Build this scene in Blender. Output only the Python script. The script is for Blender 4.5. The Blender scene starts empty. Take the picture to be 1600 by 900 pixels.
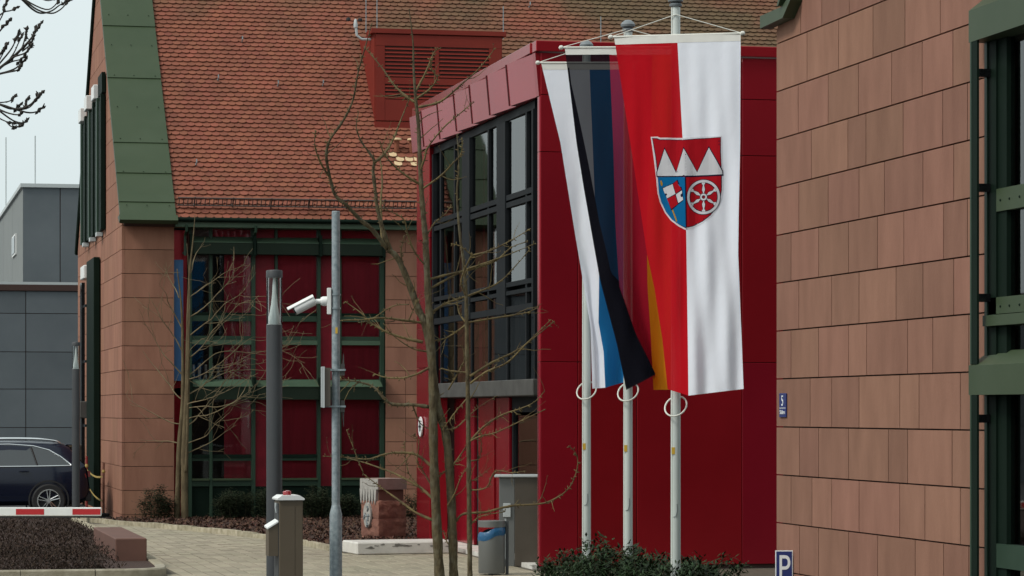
import bpy, bmesh, math, random
from mathutils import Vector, Matrix
from mathutils.geometry import delaunay_2d_cdt
R = math.radians
random.seed(7)
scene = bpy.context.scene
C = scene.collection

# ------------------------------------------------------------ camera, sky, sun, exposure
YAW = 12.3242            # the streets run 12.3 degrees off the view axis
CAM_H = 2.26
cam = bpy.data.cameras.new('camera'); cam_o = bpy.data.objects.new('camera', cam); C.objects.link(cam_o)
cam_o.location = (0, 0, CAM_H); cam_o.rotation_euler = (R(90), 0, R(-YAW))
cam.sensor_width = 36.0; cam.lens = 103.5; cam.shift_y = 0.1206
cam.clip_start = 0.5; cam.clip_end = 2000
scene.camera = cam_o

SUN_EL, SUN_AZ = 48.0, -108.0     # azimuth measured from +Y towards +X : light comes from the left
world = bpy.data.worlds.new('World'); scene.world = world; world.use_nodes = True
nt = world.node_tree; nt.nodes.clear()
sky = nt.nodes.new('ShaderNodeTexSky'); sky.sky_type = 'NISHITA'; sky.sun_disc = False
sky.sun_elevation = R(SUN_EL); sky.sun_rotation = R(SUN_AZ)
sky.air_density = 1.0; sky.dust_density = 4.0; sky.ozone_density = 1.0
hs = nt.nodes.new('ShaderNodeHueSaturation'); hs.inputs['Saturation'].default_value = 0.22
tcw = nt.nodes.new('ShaderNodeTexCoord')
cn = nt.nodes.new('ShaderNodeTexNoise'); cn.inputs['Scale'].default_value = 2.2; cn.inputs['Detail'].default_value = 5
cmx = nt.nodes.new('ShaderNodeMix'); cmx.data_type = 'RGBA'; cmx.inputs[0].default_value = 0.72
cr = nt.nodes.new('ShaderNodeValToRGB')
cr.color_ramp.elements[0].position = 0.3; cr.color_ramp.elements[0].color = (5.6, 6.45, 6.55, 1)
cr.color_ramp.elements[1].position = 0.7; cr.color_ramp.elements[1].color = (6.4, 7.2, 7.25, 1)
bg = nt.nodes.new('ShaderNodeBackground'); bg.inputs['Strength'].default_value = 0.15
wo = nt.nodes.new('ShaderNodeOutputWorld')
nt.links.new(tcw.outputs['Generated'], cn.inputs['Vector'])
nt.links.new(cn.outputs['Fac'], cr.inputs['Fac'])
nt.links.new(sky.outputs['Color'], hs.inputs['Color'])
nt.links.new(hs.outputs['Color'], cmx.inputs[6]); nt.links.new(cr.outputs['Color'], cmx.inputs[7])
nt.links.new(cmx.outputs[2], bg.inputs['Color']); nt.links.new(bg.outputs['Background'], wo.inputs['Surface'])

sun = bpy.data.lights.new('sun', 'SUN'); sun_o = bpy.data.objects.new('sun', sun); C.objects.link(sun_o)
sun.energy = 2.0; sun.angle = R(14); sun.color = (1.0, 0.95, 0.87)
sd = Vector((math.sin(R(SUN_AZ))*math.cos(R(SUN_EL)), math.cos(R(SUN_AZ))*math.cos(R(SUN_EL)), math.sin(R(SUN_EL))))
sun_o.rotation_euler = sd.to_track_quat('Z', 'Y').to_euler(); sun_o.location = sd*60

vs = scene.view_settings
vs.view_transform = 'Standard'; vs.look = 'None'; vs.gamma = 1.0; vs.exposure = 0.0; vs.use_curve_mapping = False

# ------------------------------------------------------------ materials
MATS = {}
def nodes_of(name):
    m = bpy.data.materials.new(name); m.use_nodes = True
    MATS[name] = m
    return m, m.node_tree, m.node_tree.nodes['Principled BSDF']
def rgba(c): return (c[0], c[1], c[2], 1)
def mat(name, c, rough=0.6, metal=0.0, c2=None, scale=6.0, stretch=(1, 1, 1), bump=0.0, bscale=60.0, rnd=0.0,
        spec=0.5, coat=0.0, detail=4.0, amt=0.0, island=False, third=None, third_scale=0.7):
    """colour noise between c and c2 in world space, per-object (or per-island) brightness spread, fine bump"""
    m, t, b = nodes_of(name); N, L = t.nodes, t.links
    b.inputs['Roughness'].default_value = rough; b.inputs['Metallic'].default_value = metal
    b.inputs['Specular IOR Level'].default_value = spec; b.inputs['Coat Weight'].default_value = coat
    b.inputs['Coat Roughness'].default_value = 0.08
    geo = N.new('ShaderNodeNewGeometry')
    mp = N.new('ShaderNodeMapping'); mp.inputs['Scale'].default_value = stretch
    L.new(geo.outputs['Position'], mp.inputs['Vector'])
    oi = N.new('ShaderNodeObjectInfo')
    off = N.new('ShaderNodeVectorMath'); off.operation = 'MULTIPLY_ADD'
    rv = N.new('ShaderNodeCombineXYZ'); L.new(oi.outputs['Random'], rv.inputs[0]); L.new(oi.outputs['Random'], rv.inputs[2])
    L.new(rv.outputs[0], off.inputs[0]); off.inputs[1].default_value = (37, 0, 53) if rnd else (0, 0, 0)
    L.new(mp.outputs['Vector'], off.inputs[2])
    col = None
    if c2 is not None:
        n = N.new('ShaderNodeTexNoise'); n.inputs['Scale'].default_value = scale; n.inputs['Detail'].default_value = detail
        n.inputs['Roughness'].default_value = 0.6
        L.new(off.outputs[0], n.inputs['Vector'])
        r = N.new('ShaderNodeValToRGB'); r.color_ramp.elements[0].position = 0.33; r.color_ramp.elements[1].position = 0.67
        r.color_ramp.elements[0].color = rgba(c); r.color_ramp.elements[1].color = rgba(c2)
        L.new(n.outputs['Fac'], r.inputs['Fac']); col = r.outputs['Color']
    if third is not None:
        n3 = N.new('ShaderNodeTexNoise'); n3.inputs['Scale'].default_value = third_scale; n3.inputs['Detail'].default_value = 3
        L.new(geo.outputs['Position'], n3.inputs['Vector'])
        r3 = N.new('ShaderNodeMapRange'); r3.inputs[1].default_value = 0.48; r3.inputs[2].default_value = 0.82
        if amt:      # moss grows towards the ridge and the sheltered right end
            sx = N.new('ShaderNodeVectorMath'); sx.operation = 'DOT_PRODUCT'; L.new(geo.outputs['Position'], sx.inputs[0]); sx.inputs[1].default_value = (0.018*amt, 0, 0.075*amt)
            ad3 = N.new('ShaderNodeMath'); ad3.operation = 'ADD'; L.new(n3.outputs['Fac'], ad3.inputs[0]); L.new(sx.outputs['Value'], ad3.inputs[1])
            sb3 = N.new('ShaderNodeMath'); sb3.operation = 'SUBTRACT'; L.new(ad3.outputs[0], sb3.inputs[0]); sb3.inputs[1].default_value = 0.96*amt
            L.new(sb3.outputs[0], r3.inputs[0])
        else: L.new(n3.outputs['Fac'], r3.inputs[0])
        mx3 = N.new('ShaderNodeMix'); mx3.data_type = 'RGBA'; mx3.inputs[7].default_value = rgba(third)
        L.new(r3.outputs[0], mx3.inputs[0]); L.new(col, mx3.inputs[6]); col = mx3.outputs[2]
    if rnd:
        h = N.new('ShaderNodeHueSaturation')
        if col is None: h.inputs['Color'].default_value = rgba(c)
        else: L.new(col, h.inputs['Color'])
        src = oi.outputs['Random']
        if island:
            ad = N.new('ShaderNodeMath'); ad.operation = 'ADD'; L.new(oi.outputs['Random'], ad.inputs[0]); L.new(geo.outputs['Random Per Island'], ad.inputs[1])
            fr = N.new('ShaderNodeMath'); fr.operation = 'FRACT'; L.new(ad.outputs[0], fr.inputs[0]); src = fr.outputs[0]
        mr = N.new('ShaderNodeMapRange'); mr.inputs[3].default_value = 1-rnd; mr.inputs[4].default_value = 1+rnd
        L.new(src, mr.inputs[0]); L.new(mr.outputs[0], h.inputs['Value'])
        w = N.new('ShaderNodeTexWhiteNoise'); w.noise_dimensions = '1D'; L.new(src, w.inputs['W'])
        mr2 = N.new('ShaderNodeMapRange'); mr2.inputs[3].default_value = 0.5-rnd*0.035; mr2.inputs[4].default_value = 0.5+rnd*0.035
        L.new(w.outputs['Value'], mr2.inputs[0]); L.new(mr2.outputs[0], h.inputs['Hue'])
        col = h.outputs['Color']
    if col is None: b.inputs['Base Color'].default_value = rgba(c)
    else: L.new(col, b.inputs['Base Color'])
    if bump:
        n2 = N.new('ShaderNodeTexNoise'); n2.inputs['Scale'].default_value = bscale; n2.inputs['Detail'].default_value = 4
        L.new(off.outputs[0], n2.inputs['Vector'])
        bp = N.new('ShaderNodeBump'); bp.inputs['Strength'].default_value = bump; bp.inputs['Distance'].default_value = 0.02
        L.new(n2.outputs['Fac'], bp.inputs['Height']); L.new(bp.outputs['Normal'], b.inputs['Normal'])
    return m
def glass_mat(name, tint, rough=0.02, ior=1.55):
    m, t, b = nodes_of(name); N, L = t.nodes, t.links
    N.remove(b)
    tr = N.new('ShaderNodeBsdfTransparent'); tr.inputs['Color'].default_value = rgba(tint)
    gl = N.new('ShaderNodeBsdfGlossy'); gl.inputs['Roughness'].default_value = rough
    fr = N.new('ShaderNodeFresnel'); fr.inputs['IOR'].default_value = ior
    n = N.new('ShaderNodeTexNoise'); n.inputs['Scale'].default_value = 0.9
    geo = N.new('ShaderNodeNewGeometry'); L.new(geo.outputs['Position'], n.inputs['Vector'])
    bp = N.new('ShaderNodeBump'); bp.inputs['Strength'].default_value = 0.05; bp.inputs['Distance'].default_value = 0.02
    L.new(n.outputs['Fac'], bp.inputs['Height']); L.new(bp.outputs['Normal'], gl.inputs['Normal'])
    mx = N.new('ShaderNodeMixShader'); L.new(fr.outputs[0], mx.inputs[0]); L.new(tr.outputs[0], mx.inputs[1]); L.new(gl.outputs[0], mx.inputs[2])
    L.new(mx.outputs[0], N['Material Output'].inputs['Surface'])
    return m
def cloth_mat(name, c, trans=0.10, transl=0.35):
    m, t, b = nodes_of(name); N, L = t.nodes, t.links
    N.remove(b)
    d = N.new('ShaderNodeBsdfDiffuse'); d.inputs['Color'].default_value = rgba(c)
    tl = N.new('ShaderNodeBsdfTranslucent'); tl.inputs['Color'].default_value = rgba(c)
    tr = N.new('ShaderNodeBsdfTransparent')
    geo = N.new('ShaderNodeNewGeometry')
    wv = N.new('ShaderNodeTexNoise'); wv.inputs['Scale'].default_value = 9
    L.new(geo.outputs['Position'], wv.inputs['Vector'])
    bp = N.new('ShaderNodeBump'); bp.inputs['Strength'].default_value = 0.25; bp.inputs['Distance'].default_value = 0.02
    L.new(wv.outputs['Fac'], bp.inputs['Height']); L.new(bp.outputs['Normal'], d.inputs['Normal'])
    m1 = N.new('ShaderNodeMixShader'); m1.inputs[0].default_value = transl
    L.new(d.outputs[0], m1.inputs[1]); L.new(tl.outputs[0], m1.inputs[2])
    m2 = N.new('ShaderNodeMixShader'); m2.inputs[0].default_value = trans
    L.new(m1.outputs[0], m2.inputs[1]); L.new(tr.outputs[0], m2.inputs[2])
    L.new(m2.outputs[0], N['Material Output'].inputs['Surface'])
    return m

mat('sandstone', (0.25, 0.126, 0.086), 0.85, c2=(0.20, 0.098, 0.066), scale=2.2, stretch=(1.6, 1.6, 0.5), bump=0.2, bscale=60, rnd=0.125, detail=8, spec=0.25)
mat('sandstone_red', (0.30, 0.145, 0.095), 0.85, c2=(0.235, 0.110, 0.071), scale=1.8, stretch=(1.8, 1.8, 0.35), bump=0.18, bscale=60, rnd=0.09, detail=8, spec=0.25)
mat('seam_red', (0.06, 0.012, 0.012), 0.7, spec=0.1)
mat('joint_dark', (0.045, 0.022, 0.018), 0.9)
mat('roof_tile', (0.225, 0.072, 0.042), 0.85, c2=(0.175, 0.060, 0.036), scale=1.3, bump=0.25, bscale=80, rnd=0.13, spec=0.3, island=True, third=(0.105, 0.068, 0.036), third_scale=0.5, amt=1.0)
mat('pale_tile', (0.62, 0.47, 0.27), 0.8, c2=(0.5, 0.34, 0.2), scale=20)
mat('roof_under', (0.05, 0.025, 0.02), 0.9)
mat('green_sheet', (0.033, 0.053, 0.024), 0.5, c2=(0.040, 0.060, 0.028), scale=0.9, bump=0.06, bscale=3, spec=0.3, third=(0.045, 0.066, 0.034), third_scale=1.1)
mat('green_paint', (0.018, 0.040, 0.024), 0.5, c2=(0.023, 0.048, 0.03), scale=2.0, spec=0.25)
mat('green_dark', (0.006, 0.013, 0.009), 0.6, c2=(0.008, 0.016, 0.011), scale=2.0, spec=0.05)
mat('red_panel', (0.33, 0.010, 0.020), 0.22, metal=0.5, c2=(0.285, 0.0085, 0.017), scale=0.7, spec=0.5, coat=0.0, rnd=0.07, bump=0.10, bscale=0.9)
mat('red_vent', (0.19, 0.026, 0.017), 0.6, c2=(0.165, 0.022, 0.015), scale=1.5, spec=0.15)
mat('red_blind', (0.52, 0.028, 0.055), 0.7, c2=(0.40, 0.02, 0.042), scale=2.5, stretch=(4, 4, 0.3))
mat('red_infill', (0.19, 0.009, 0.018), 0.5, c2=(0.12, 0.006, 0.011), scale=2.5, spec=0.2)
mat('white_blind', (0.6, 0.6, 0.56), 0.8)
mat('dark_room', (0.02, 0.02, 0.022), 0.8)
mat('anthracite', (0.012, 0.014, 0.016), 0.5, c2=(0.016, 0.018, 0.02), scale=2, spec=0.04)
mat('sill_grey', (0.075, 0.073, 0.068), 0.7, c2=(0.05, 0.048, 0.045), scale=3, spec=0.2)
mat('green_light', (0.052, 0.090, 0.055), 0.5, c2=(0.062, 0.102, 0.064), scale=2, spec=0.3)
mat('guard_iron', (0.06, 0.045, 0.038), 0.6)
mat('grey_clad', (0.19, 0.205, 0.20), 0.7, c2=(0.175, 0.19, 0.185), scale=0.8, rnd=0.03)
mat('grey_panel', (0.105, 0.12, 0.13), 0.75, c2=(0.085, 0.10, 0.11), scale=0.7, rnd=0.08)
mat('light_trim', (0.42, 0.45, 0.45), 0.5)
mat('white_paint', (0.75, 0.76, 0.74), 0.4, c2=(0.66, 0.67, 0.65), scale=3)
mat('white_plinth', (0.62, 0.60, 0.55), 0.8, c2=(0.42, 0.40, 0.36), scale=4)
mat('galvanised', (0.30, 0.345, 0.36), 0.5, metal=0.25, c2=(0.17, 0.21, 0.225), scale=22, bump=0.1, bscale=40)
mat('pole_white', (0.50, 0.54, 0.51), 0.35, c2=(0.46, 0.50, 0.475), scale=1.5, spec=0.5)
mat('cap_grey', (0.16, 0.18, 0.19), 0.4)
mat('lamp_grey', (0.050, 0.053, 0.056), 0.5, c2=(0.042, 0.045, 0.048), scale=2, spec=0.3)
mat('reflector', (0.82, 0.84, 0.80), 0.25)
mat('box_brown', (0.105, 0.082, 0.055), 0.5, c2=(0.09, 0.07, 0.047), scale=1.5, spec=0.3)
mat('steel_brown', (0.10, 0.082, 0.064), 0.35, metal=0.3, c2=(0.08, 0.065, 0.05), scale=1.2)
mat('ledge_shade', (0.011, 0.020, 0.012), 0.6, c2=(0.014, 0.024, 0.015), scale=2, spec=0.15)
mat('bin_grey', (0.15, 0.155, 0.15), 0.4, metal=0.3)
mat('bag_blue', (0.012, 0.085, 0.19), 0.35, bump=0.4, bscale=30)
mat('signal_red', (0.42, 0.012, 0.016), 0.35)
mat('lens_red', (0.25, 0.01, 0.012), 0.15, coat=0.6)
mat('yellow', (0.55, 0.34, 0.03), 0.6)
mat('tape_yellow', (0.42, 0.30, 0.09), 0.6)
mat('post_red', (0.22, 0.02, 0.02), 0.6)
mat('sign_blue', (0.012, 0.022, 0.13), 0.35)
mat('sign_white', (0.72, 0.74, 0.74), 0.4)
mat('banner_blue', (0.02, 0.085, 0.20), 0.6)
mat('rubber', (0.015, 0.015, 0.016), 0.8)
mat('black_gloss', (0.008, 0.008, 0.009), 0.15)
mat('paver', (0.31, 0.27, 0.195), 0.85, c2=(0.255, 0.22, 0.16), scale=5, bump=0.2, bscale=80, rnd=0.14, island=True, third=(0.25, 0.23, 0.16), third_scale=0.5)
mat('joint_sand', (0.10, 0.085, 0.06), 0.95, c2=(0.07, 0.06, 0.042), scale=9)
mat('asphalt', (0.06, 0.06, 0.06), 0.9, c2=(0.045, 0.045, 0.045), scale=14, bump=0.2)
mat('mulch', (0.05, 0.022, 0.013), 0.95, c2=(0.025, 0.012, 0.008), scale=24, bump=0.8, bscale=40)
mat('bark_chip', (0.062, 0.027, 0.015), 0.9, rnd=0.5, island=True)
mat('heath', (0.030, 0.0165, 0.0095), 0.95, rnd=0.55, island=True)
mat('kerb', (0.40, 0.355, 0.26), 0.9, c2=(0.22, 0.19, 0.12), scale=7, bump=0.3, bscale=40, rnd=0.12)
mat('kerb_pale', (0.34, 0.31, 0.24), 0.9, c2=(0.22, 0.195, 0.14), scale=5, bump=0.3, bscale=40)
mat('marble', (0.60, 0.58, 0.53), 0.6, c2=(0.50, 0.48, 0.44), scale=5, bump=0.15, bscale=25)
mat('stain', (0.20, 0.19, 0.17), 0.85)
mat('block_stone', (0.125, 0.055, 0.038), 0.75, c2=(0.10, 0.044, 0.03), scale=3, bump=0.08, bscale=90)
mat('rough_stone', (0.225, 0.098, 0.066), 0.9, c2=(0.15, 0.062, 0.044), scale=9, bump=0.7, bscale=16)
mat('top_stone', (0.25, 0.175, 0.15), 0.85, c2=(0.20, 0.135, 0.115), scale=8, bump=0.2, bscale=50)
mat('drip_grey', (0.36, 0.345, 0.315), 0.8, c2=(0.26, 0.245, 0.225), scale=14)
mat('bark', (0.115, 0.092, 0.050), 0.95, c2=(0.05, 0.038, 0.023), scale=16, stretch=(1, 1, 0.4), bump=1.0, bscale=38, spec=0.2, third=(0.14, 0.13, 0.09), third_scale=9)
mat('bark_pale', (0.14, 0.108, 0.06), 0.9, c2=(0.075, 0.056, 0.032), scale=10, stretch=(1, 1, 0.4), bump=0.5, bscale=30, spec=0.2)
mat('twig', (0.165, 0.125, 0.052), 0.8, c2=(0.06, 0.042, 0.022), scale=4, spec=0.25)
mat('twig_pale', (0.20, 0.155, 0.08), 0.8, c2=(0.11, 0.08, 0.042), scale=5)
mat('twig_dark', (0.03, 0.025, 0.02), 0.9)
mat('leaf', (0.018, 0.034, 0.013), 0.5, rnd=0.6, island=True, spec=0.14)
mat('leaf_hedge', (0.017, 0.023, 0.010), 0.6, rnd=0.6, island=True, spec=0.2)
mat('leaf_stem', (0.05, 0.04, 0.022), 0.9)
mat('car_navy', (0.004, 0.007, 0.02), 0.2, coat=0.25, spec=0.3)
mat('car_grey', (0.06, 0.09, 0.12), 0.2, coat=1.0)
mat('chrome', (0.75, 0.76, 0.76), 0.18, metal=1.0)
mat('rim', (0.5, 0.5, 0.5), 0.25, metal=1.0)
mat('car_glass', (0.02, 0.025, 0.028), 0.04, spec=0.8, coat=0.6)
mat('crossbar', (0.62, 0.62, 0.56), 0.5)
mat('rope', (0.62, 0.62, 0.56), 0.8)
glass_mat('glass', (0.62, 0.66, 0.66), ior=2.0)
glass_mat('glass_front', (0.85, 0.86, 0.86), ior=1.6)
glass_mat('glass_clear', (0.88, 0.90, 0.90), ior=1.3)
cloth_mat('cloth_white', (0.90, 0.93, 1.0), 0.01, 0.38)
cloth_mat('cloth_head', (0.76, 0.75, 0.70), 0.0, 0.2)
cloth_mat('cloth_red', (0.52, 0.010, 0.018), 0.025, 0.40)
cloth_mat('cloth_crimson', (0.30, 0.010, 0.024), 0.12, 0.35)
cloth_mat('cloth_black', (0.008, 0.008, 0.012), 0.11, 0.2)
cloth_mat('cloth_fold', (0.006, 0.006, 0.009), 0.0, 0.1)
cloth_mat('cloth_gold', (0.80, 0.29, 0.018), 0.02, 0.4)
cloth_mat('cloth_blue', (0.015, 0.20, 0.48), 0.03, 0.42)
cloth_mat('print_red', (0.45, 0.012, 0.02), 0.0, 0.3)
cloth_mat('print_white', (0.74, 0.73, 0.76), 0.0, 0.35)
cloth_mat('print_blue', (0.008, 0.15, 0.36), 0.0, 0.3)
cloth_mat('print_line', (0.012, 0.010, 0.03), 0.0, 0.1)
cloth_mat('print_gold', (0.50, 0.26, 0.02), 0.0, 0.3)

# ------------------------------------------------------------ building blocks
class MB:
    def __init__(s): s.v = []; s.f = []; s.mi = []
    def add(s, vs, fs, mi=0):
        b = len(s.v); s.v += [tuple(q) for q in vs]; s.f += [tuple(i+b for i in f) for f in fs]; s.mi += [mi]*len(fs); return s
    def box(s, x0, x1, y0, y1, z0, z1, mi=0):
        if x0 > x1: x0, x1 = x1, x0
        if y0 > y1: y0, y1 = y1, y0
        if z0 > z1: z0, z1 = z1, z0
        return s.add([(x0,y0,z0),(x1,y0,z0),(x1,y1,z0),(x0,y1,z0),(x0,y0,z1),(x1,y0,z1),(x1,y1,z1),(x0,y1,z1)],
                     [(0,3,2,1),(4,5,6,7),(0,1,5,4),(1,2,6,5),(2,3,7,6),(3,0,4,7)], mi)
    def cbox(s, x0, x1, y0, y1, z0, z1, c=0.01, mi=0):
        """box with all edges chamfered"""
        xs, ys, zs = (x0, x1), (y0, y1), (z0, z1); vs = []; idx = {}
        for i in (0, 1):
            for j in (0, 1):
                for k in (0, 1):
                    p = (xs[i], ys[j], zs[k]); q = [(c if i == 0 else -c), (c if j == 0 else -c), (c if k == 0 else -c)]
                    for a in range(3):
                        w = [p[b] + (0 if b == a else q[b]) for b in range(3)]
                        idx[(i, j, k, a)] = len(vs); vs.append(w)
        F = []
        for a in range(3):
            for e in (0, 1):
                o = [b for b in range(3) if b != a]; loop = []
                for (m, n) in ((0,0),(1,0),(1,1),(0,1)):
                    key = [0,0,0]; key[a] = e; key[o[0]] = m; key[o[1]] = n; loop.append(idx[(key[0],key[1],key[2],a)])
                F.append(tuple(loop))
        for a in range(3):
            o = [b for b in range(3) if b != a]
            for m in (0, 1):
                for n in (0, 1):
                    k0 = [0,0,0]; k0[o[0]] = m; k0[o[1]] = n; k1 = list(k0); k1[a] = 1
                    F.append((idx[(*k0,o[0])], idx[(*k1,o[0])], idx[(*k1,o[1])], idx[(*k0,o[1])]))
        for i in (0,1):
            for j in (0,1):
                for k in (0,1): F.append((idx[(i,j,k,0)], idx[(i,j,k,1)], idx[(i,j,k,2)]))
        return s.add(vs, F, mi)
    def prism(s, poly, fn, d0, d1, mi=0):
        """2-D polygon extruded from depth d0 to d1 ; fn(a,b,d) gives the point"""
        n = len(poly)
        vs = [fn(a, b, d0) for a, b in poly] + [fn(a, b, d1) for a, b in poly]
        return s.add(vs, [tuple(range(n)), tuple(range(2*n-1, n-1, -1))] + [(i, (i+1) % n, n+(i+1) % n, n+i) for i in range(n)], mi)
    def tube(s, pts, rad, n=8, cap=True, mi=0, jit=0.0, rnd=None):
        pts = [Vector(p) for p in pts]; k = len(pts)
        if not isinstance(rad, (list, tuple)): rad = [rad]*k
        t0 = (pts[1]-pts[0]).normalized(); up = Vector((0,0,1)) if abs(t0.z) < 0.9 else Vector((1,0,0))
        u = t0.cross(up).normalized(); vs = []
        for i, p in enumerate(pts):
            t = (pts[min(i+1,k-1)]-pts[max(i-1,0)])
            t = t.normalized() if t.length > 1e-9 else t0
            u = (u - t*u.dot(t)); u = u.normalized() if u.length > 1e-6 else t.orthogonal().normalized()
            w = t.cross(u)
            for j in range(n):
                a = 2*math.pi*j/n; vs.append(p + (u*math.cos(a)+w*math.sin(a))*rad[i]*(1+(rnd.uniform(-jit,jit) if jit else 0)))
        F = [(i*n+j, i*n+(j+1) % n, (i+1)*n+(j+1) % n, (i+1)*n+j) for i in range(k-1) for j in range(n)]
        if cap: F += [tuple(range(n-1, -1, -1)), tuple((k-1)*n+j for j in range(n))]
        return s.add(vs, F, mi)
    def lathe(s, prof, n=24, c=(0,0,0), axis='z', mi=0, cap=True):
        vs = []
        for r, h in prof:
            for j in range(n):
                a = 2*math.pi*j/n; x, y = r*math.cos(a), r*math.sin(a)
                vs.append((c[0]+x, c[1]+y, c[2]+h) if axis == 'z' else ((c[0]+x, c[1]+h, c[2]+y) if axis == 'y' else (c[0]+h, c[1]+x, c[2]+y)))
        k = len(prof)
        F = [(i*n+j, i*n+(j+1) % n, (i+1)*n+(j+1) % n, (i+1)*n+j) for i in range(k-1) for j in range(n)]
        if cap: F += [tuple(range(n-1,-1,-1)), tuple((k-1)*n+j for j in range(n))]
        return s.add(vs, F, mi)
    def mesh(s, name):
        me = bpy.data.meshes.new(name); me.from_pydata(s.v, [], s.f); me.update()
        return me
    def build(s, name, m, parent=None, smooth=False, fix=True):
        me = s.mesh(name)
        ms = m if isinstance(m, (list, tuple)) else [m]
        for q in ms: me.materials.append(MATS[q])
        if len(ms) > 1: me.polygons.foreach_set('material_index', s.mi)
        if fix:
            bm = bmesh.new(); bm.from_mesh(me); bmesh.ops.recalc_face_normals(bm, faces=bm.faces); bm.to_mesh(me); bm.free()
        if smooth:
            me.polygons.foreach_set('use_smooth', [True]*len(me.polygons))
            if smooth != 'all': me.set_sharp_from_angle(angle=R(40))
        me.update()
        return link(name, me, parent)
def link(name, me, parent=None, loc=None):
    o = bpy.data.objects.new(name, me); C.objects.link(o)
    if parent is not None: o.parent = parent
    if loc is not None: o.location = loc
    return o
def tag(o, label, cat, group=None, kind=None):
    o['label'] = label; o['category'] = cat
    if group: o['group'] = group
    if kind: o['kind'] = kind
    return o
def thing(name, label, cat, loc=(0,0,0), rz=0.0, group=None):
    o = bpy.data.objects.new(name, None); C.objects.link(o); o.location = loc; o.rotation_euler = (0,0,rz)
    o.empty_display_size = 0.3
    return tag(o, label, cat, group)
def structure(o, label=None):
    o['kind'] = 'structure'
    if label: o['label'] = label
    return o
def bx(name, m, parent, *a, c=0.0):
    b = MB()
    if c: b.cbox(*a, c=c)
    else: b.box(*a)
    return b.build(name, m, parent, fix=bool(c))
def copy_tree(o, parent=None):
    c = o.copy(); C.objects.link(c); c.parent = parent
    for ch in list(o.children): copy_tree(ch, c)
    return c
def clip(poly, planes):
    """keep a*x+b*y<=c for every plane"""
    for a, b, c in planes:
        out = []
        for i in range(len(poly)):
            p, q = poly[i-1], poly[i]; dp, dq = a*p[0]+b*p[1]-c, a*q[0]+b*q[1]-c
            if (dp <= 0) != (dq <= 0):
                t = dp/(dp-dq); out.append((p[0]+(q[0]-p[0])*t, p[1]+(q[1]-p[1])*t))
            if dq <= 0: out.append(q)
        poly = out
        if len(poly) < 3: return None
    return poly
def smooth_path(pts, per=3):
    """Catmull-Rom through points of any dimension"""
    out = []
    n = len(pts)
    for i in range(n-1):
        p0, p1, p2, p3 = pts[max(i-1,0)], pts[i], pts[i+1], pts[min(i+2,n-1)]
        for k in range(per):
            t = k/per
            out.append(tuple(0.5*((2*b)+(-a+c)*t+(2*a-5*b+4*c-d)*t*t+(-a+3*b-3*c+d)*t**3) for a,b,c,d in zip(p0,p1,p2,p3)))
    out.append(tuple(pts[-1])); return out
def interp(tab, x):
    if x <= tab[0][0]: return tab[0][1]
    for (a, b), (c, d) in zip(tab, tab[1:]):
        if x <= c:
            t = (x-a)/(c-a); return b+(d-b)*t
    return tab[-1][1]
def text_mesh(txt, size):
    cu = bpy.data.curves.new('text', 'FONT'); cu.body = txt; cu.size = size; cu.align_x = 'CENTER'; cu.extrude = 0.0015
    o = bpy.data.objects.new('text', cu); C.objects.link(o); bpy.context.view_layer.update()
    me = bpy.data.meshes.new_from_object(o.evaluated_get(bpy.context.evaluated_depsgraph_get()))
    bpy.data.objects.remove(o); return me

# ============================================================ ground
g = MB(); g.box(-400, 400, -60, 900, -0.5, -0.03)
structure(g.build('ground', 'asphalt'), 'dark asphalt ground')
bed_poly = [(5.0,61.28),(4.55,60.4),(4.9,59.0),(5.61,56.92),(6.2,54.9),(6.78,52.53),(7.15,50.0),(7.36,47.4),(7.5,46.6),(9.28,46.9),(9.28,50.27),(9.31,50.32),(14.0,50.32),(14.0,61.28)]
kerb_line = [(4.2,61.35),(4.55,60.4),(4.9,59.0),(5.61,56.92),(6.2,54.9),(6.78,52.53),(7.15,50.0),(7.36,47.4),(7.45,46.75)]
island = [(-12,40.25),(3.5,40.25),(3.75,40.36),(3.9,40.6),(4.0,41.1),(4.08,43.6),(4.08,56.0),(3.95,60.6),(-12,60.6)]
def inside(p, poly):
    x, y = p; c = False
    for i in range(len(poly)):
        (x1,y1),(x2,y2) = poly[i-1], poly[i]
        if (y1 > y) != (y2 > y) and x < (x2-x1)*(y-y1)/(y2-y1)+x1: c = not c
    return c
base = MB(); base.box(-12, 14, 30, 61.25, -0.03, -0.006)
pav = structure(base.build('paving', 'joint_sand'), 'pale paving with sandy joints')
# pavers 0.2 x 0.4 in running bond along the street : the 300 largest in view are pieces, the rest one part
rp = random.Random(3)
pm = MB(); pm.cbox(-0.093,0.093,-0.192,0.192,-0.02,0.0, c=0.007); pme = pm.mesh('paver'); pme.materials.append(MATS['paver'])
cells = []
for i in range(-14, 48):
    x = i*0.2 + 0.1
    for j in range(0, 66):
        y = 33.2 + j*0.4 + (0.2 if i % 2 else 0)
        if y > 60.9 or inside((x,y), bed_poly): continue
        if x < 4.22 and 40.1 < y and inside((min(x,4.0), y), island): continue
        if x > 9.22 and y > 40.6: continue
        cells.append((x, y))
def seen(c):
    z = c[0]*0.2134+c[1]*0.977; u = 800+4600*(c[0]*0.977-c[1]*0.2134)/z
    return z > 40.6 and 225 < u < 845 and not (430 < u < 475)
vis = sorted([c for c in cells if seen(c)], key=lambda c: c[1])
pieces = set(vis[:300])
for c in vis[:300]:
    o = link('paver', pme, pav, (c[0], c[1], rp.uniform(-0.003, 0.003)))
    o.rotation_euler = (rp.uniform(-.004,.004), rp.uniform(-.008,.008), 0)
rest = MB()
for c in cells:
    if c in pieces: continue
    dz = rp.uniform(-0.003, 0.003)
    rest.box(c[0]-0.093, c[0]+0.093, c[1]-0.192, c[1]+0.192, dz-0.02, dz)
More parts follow.
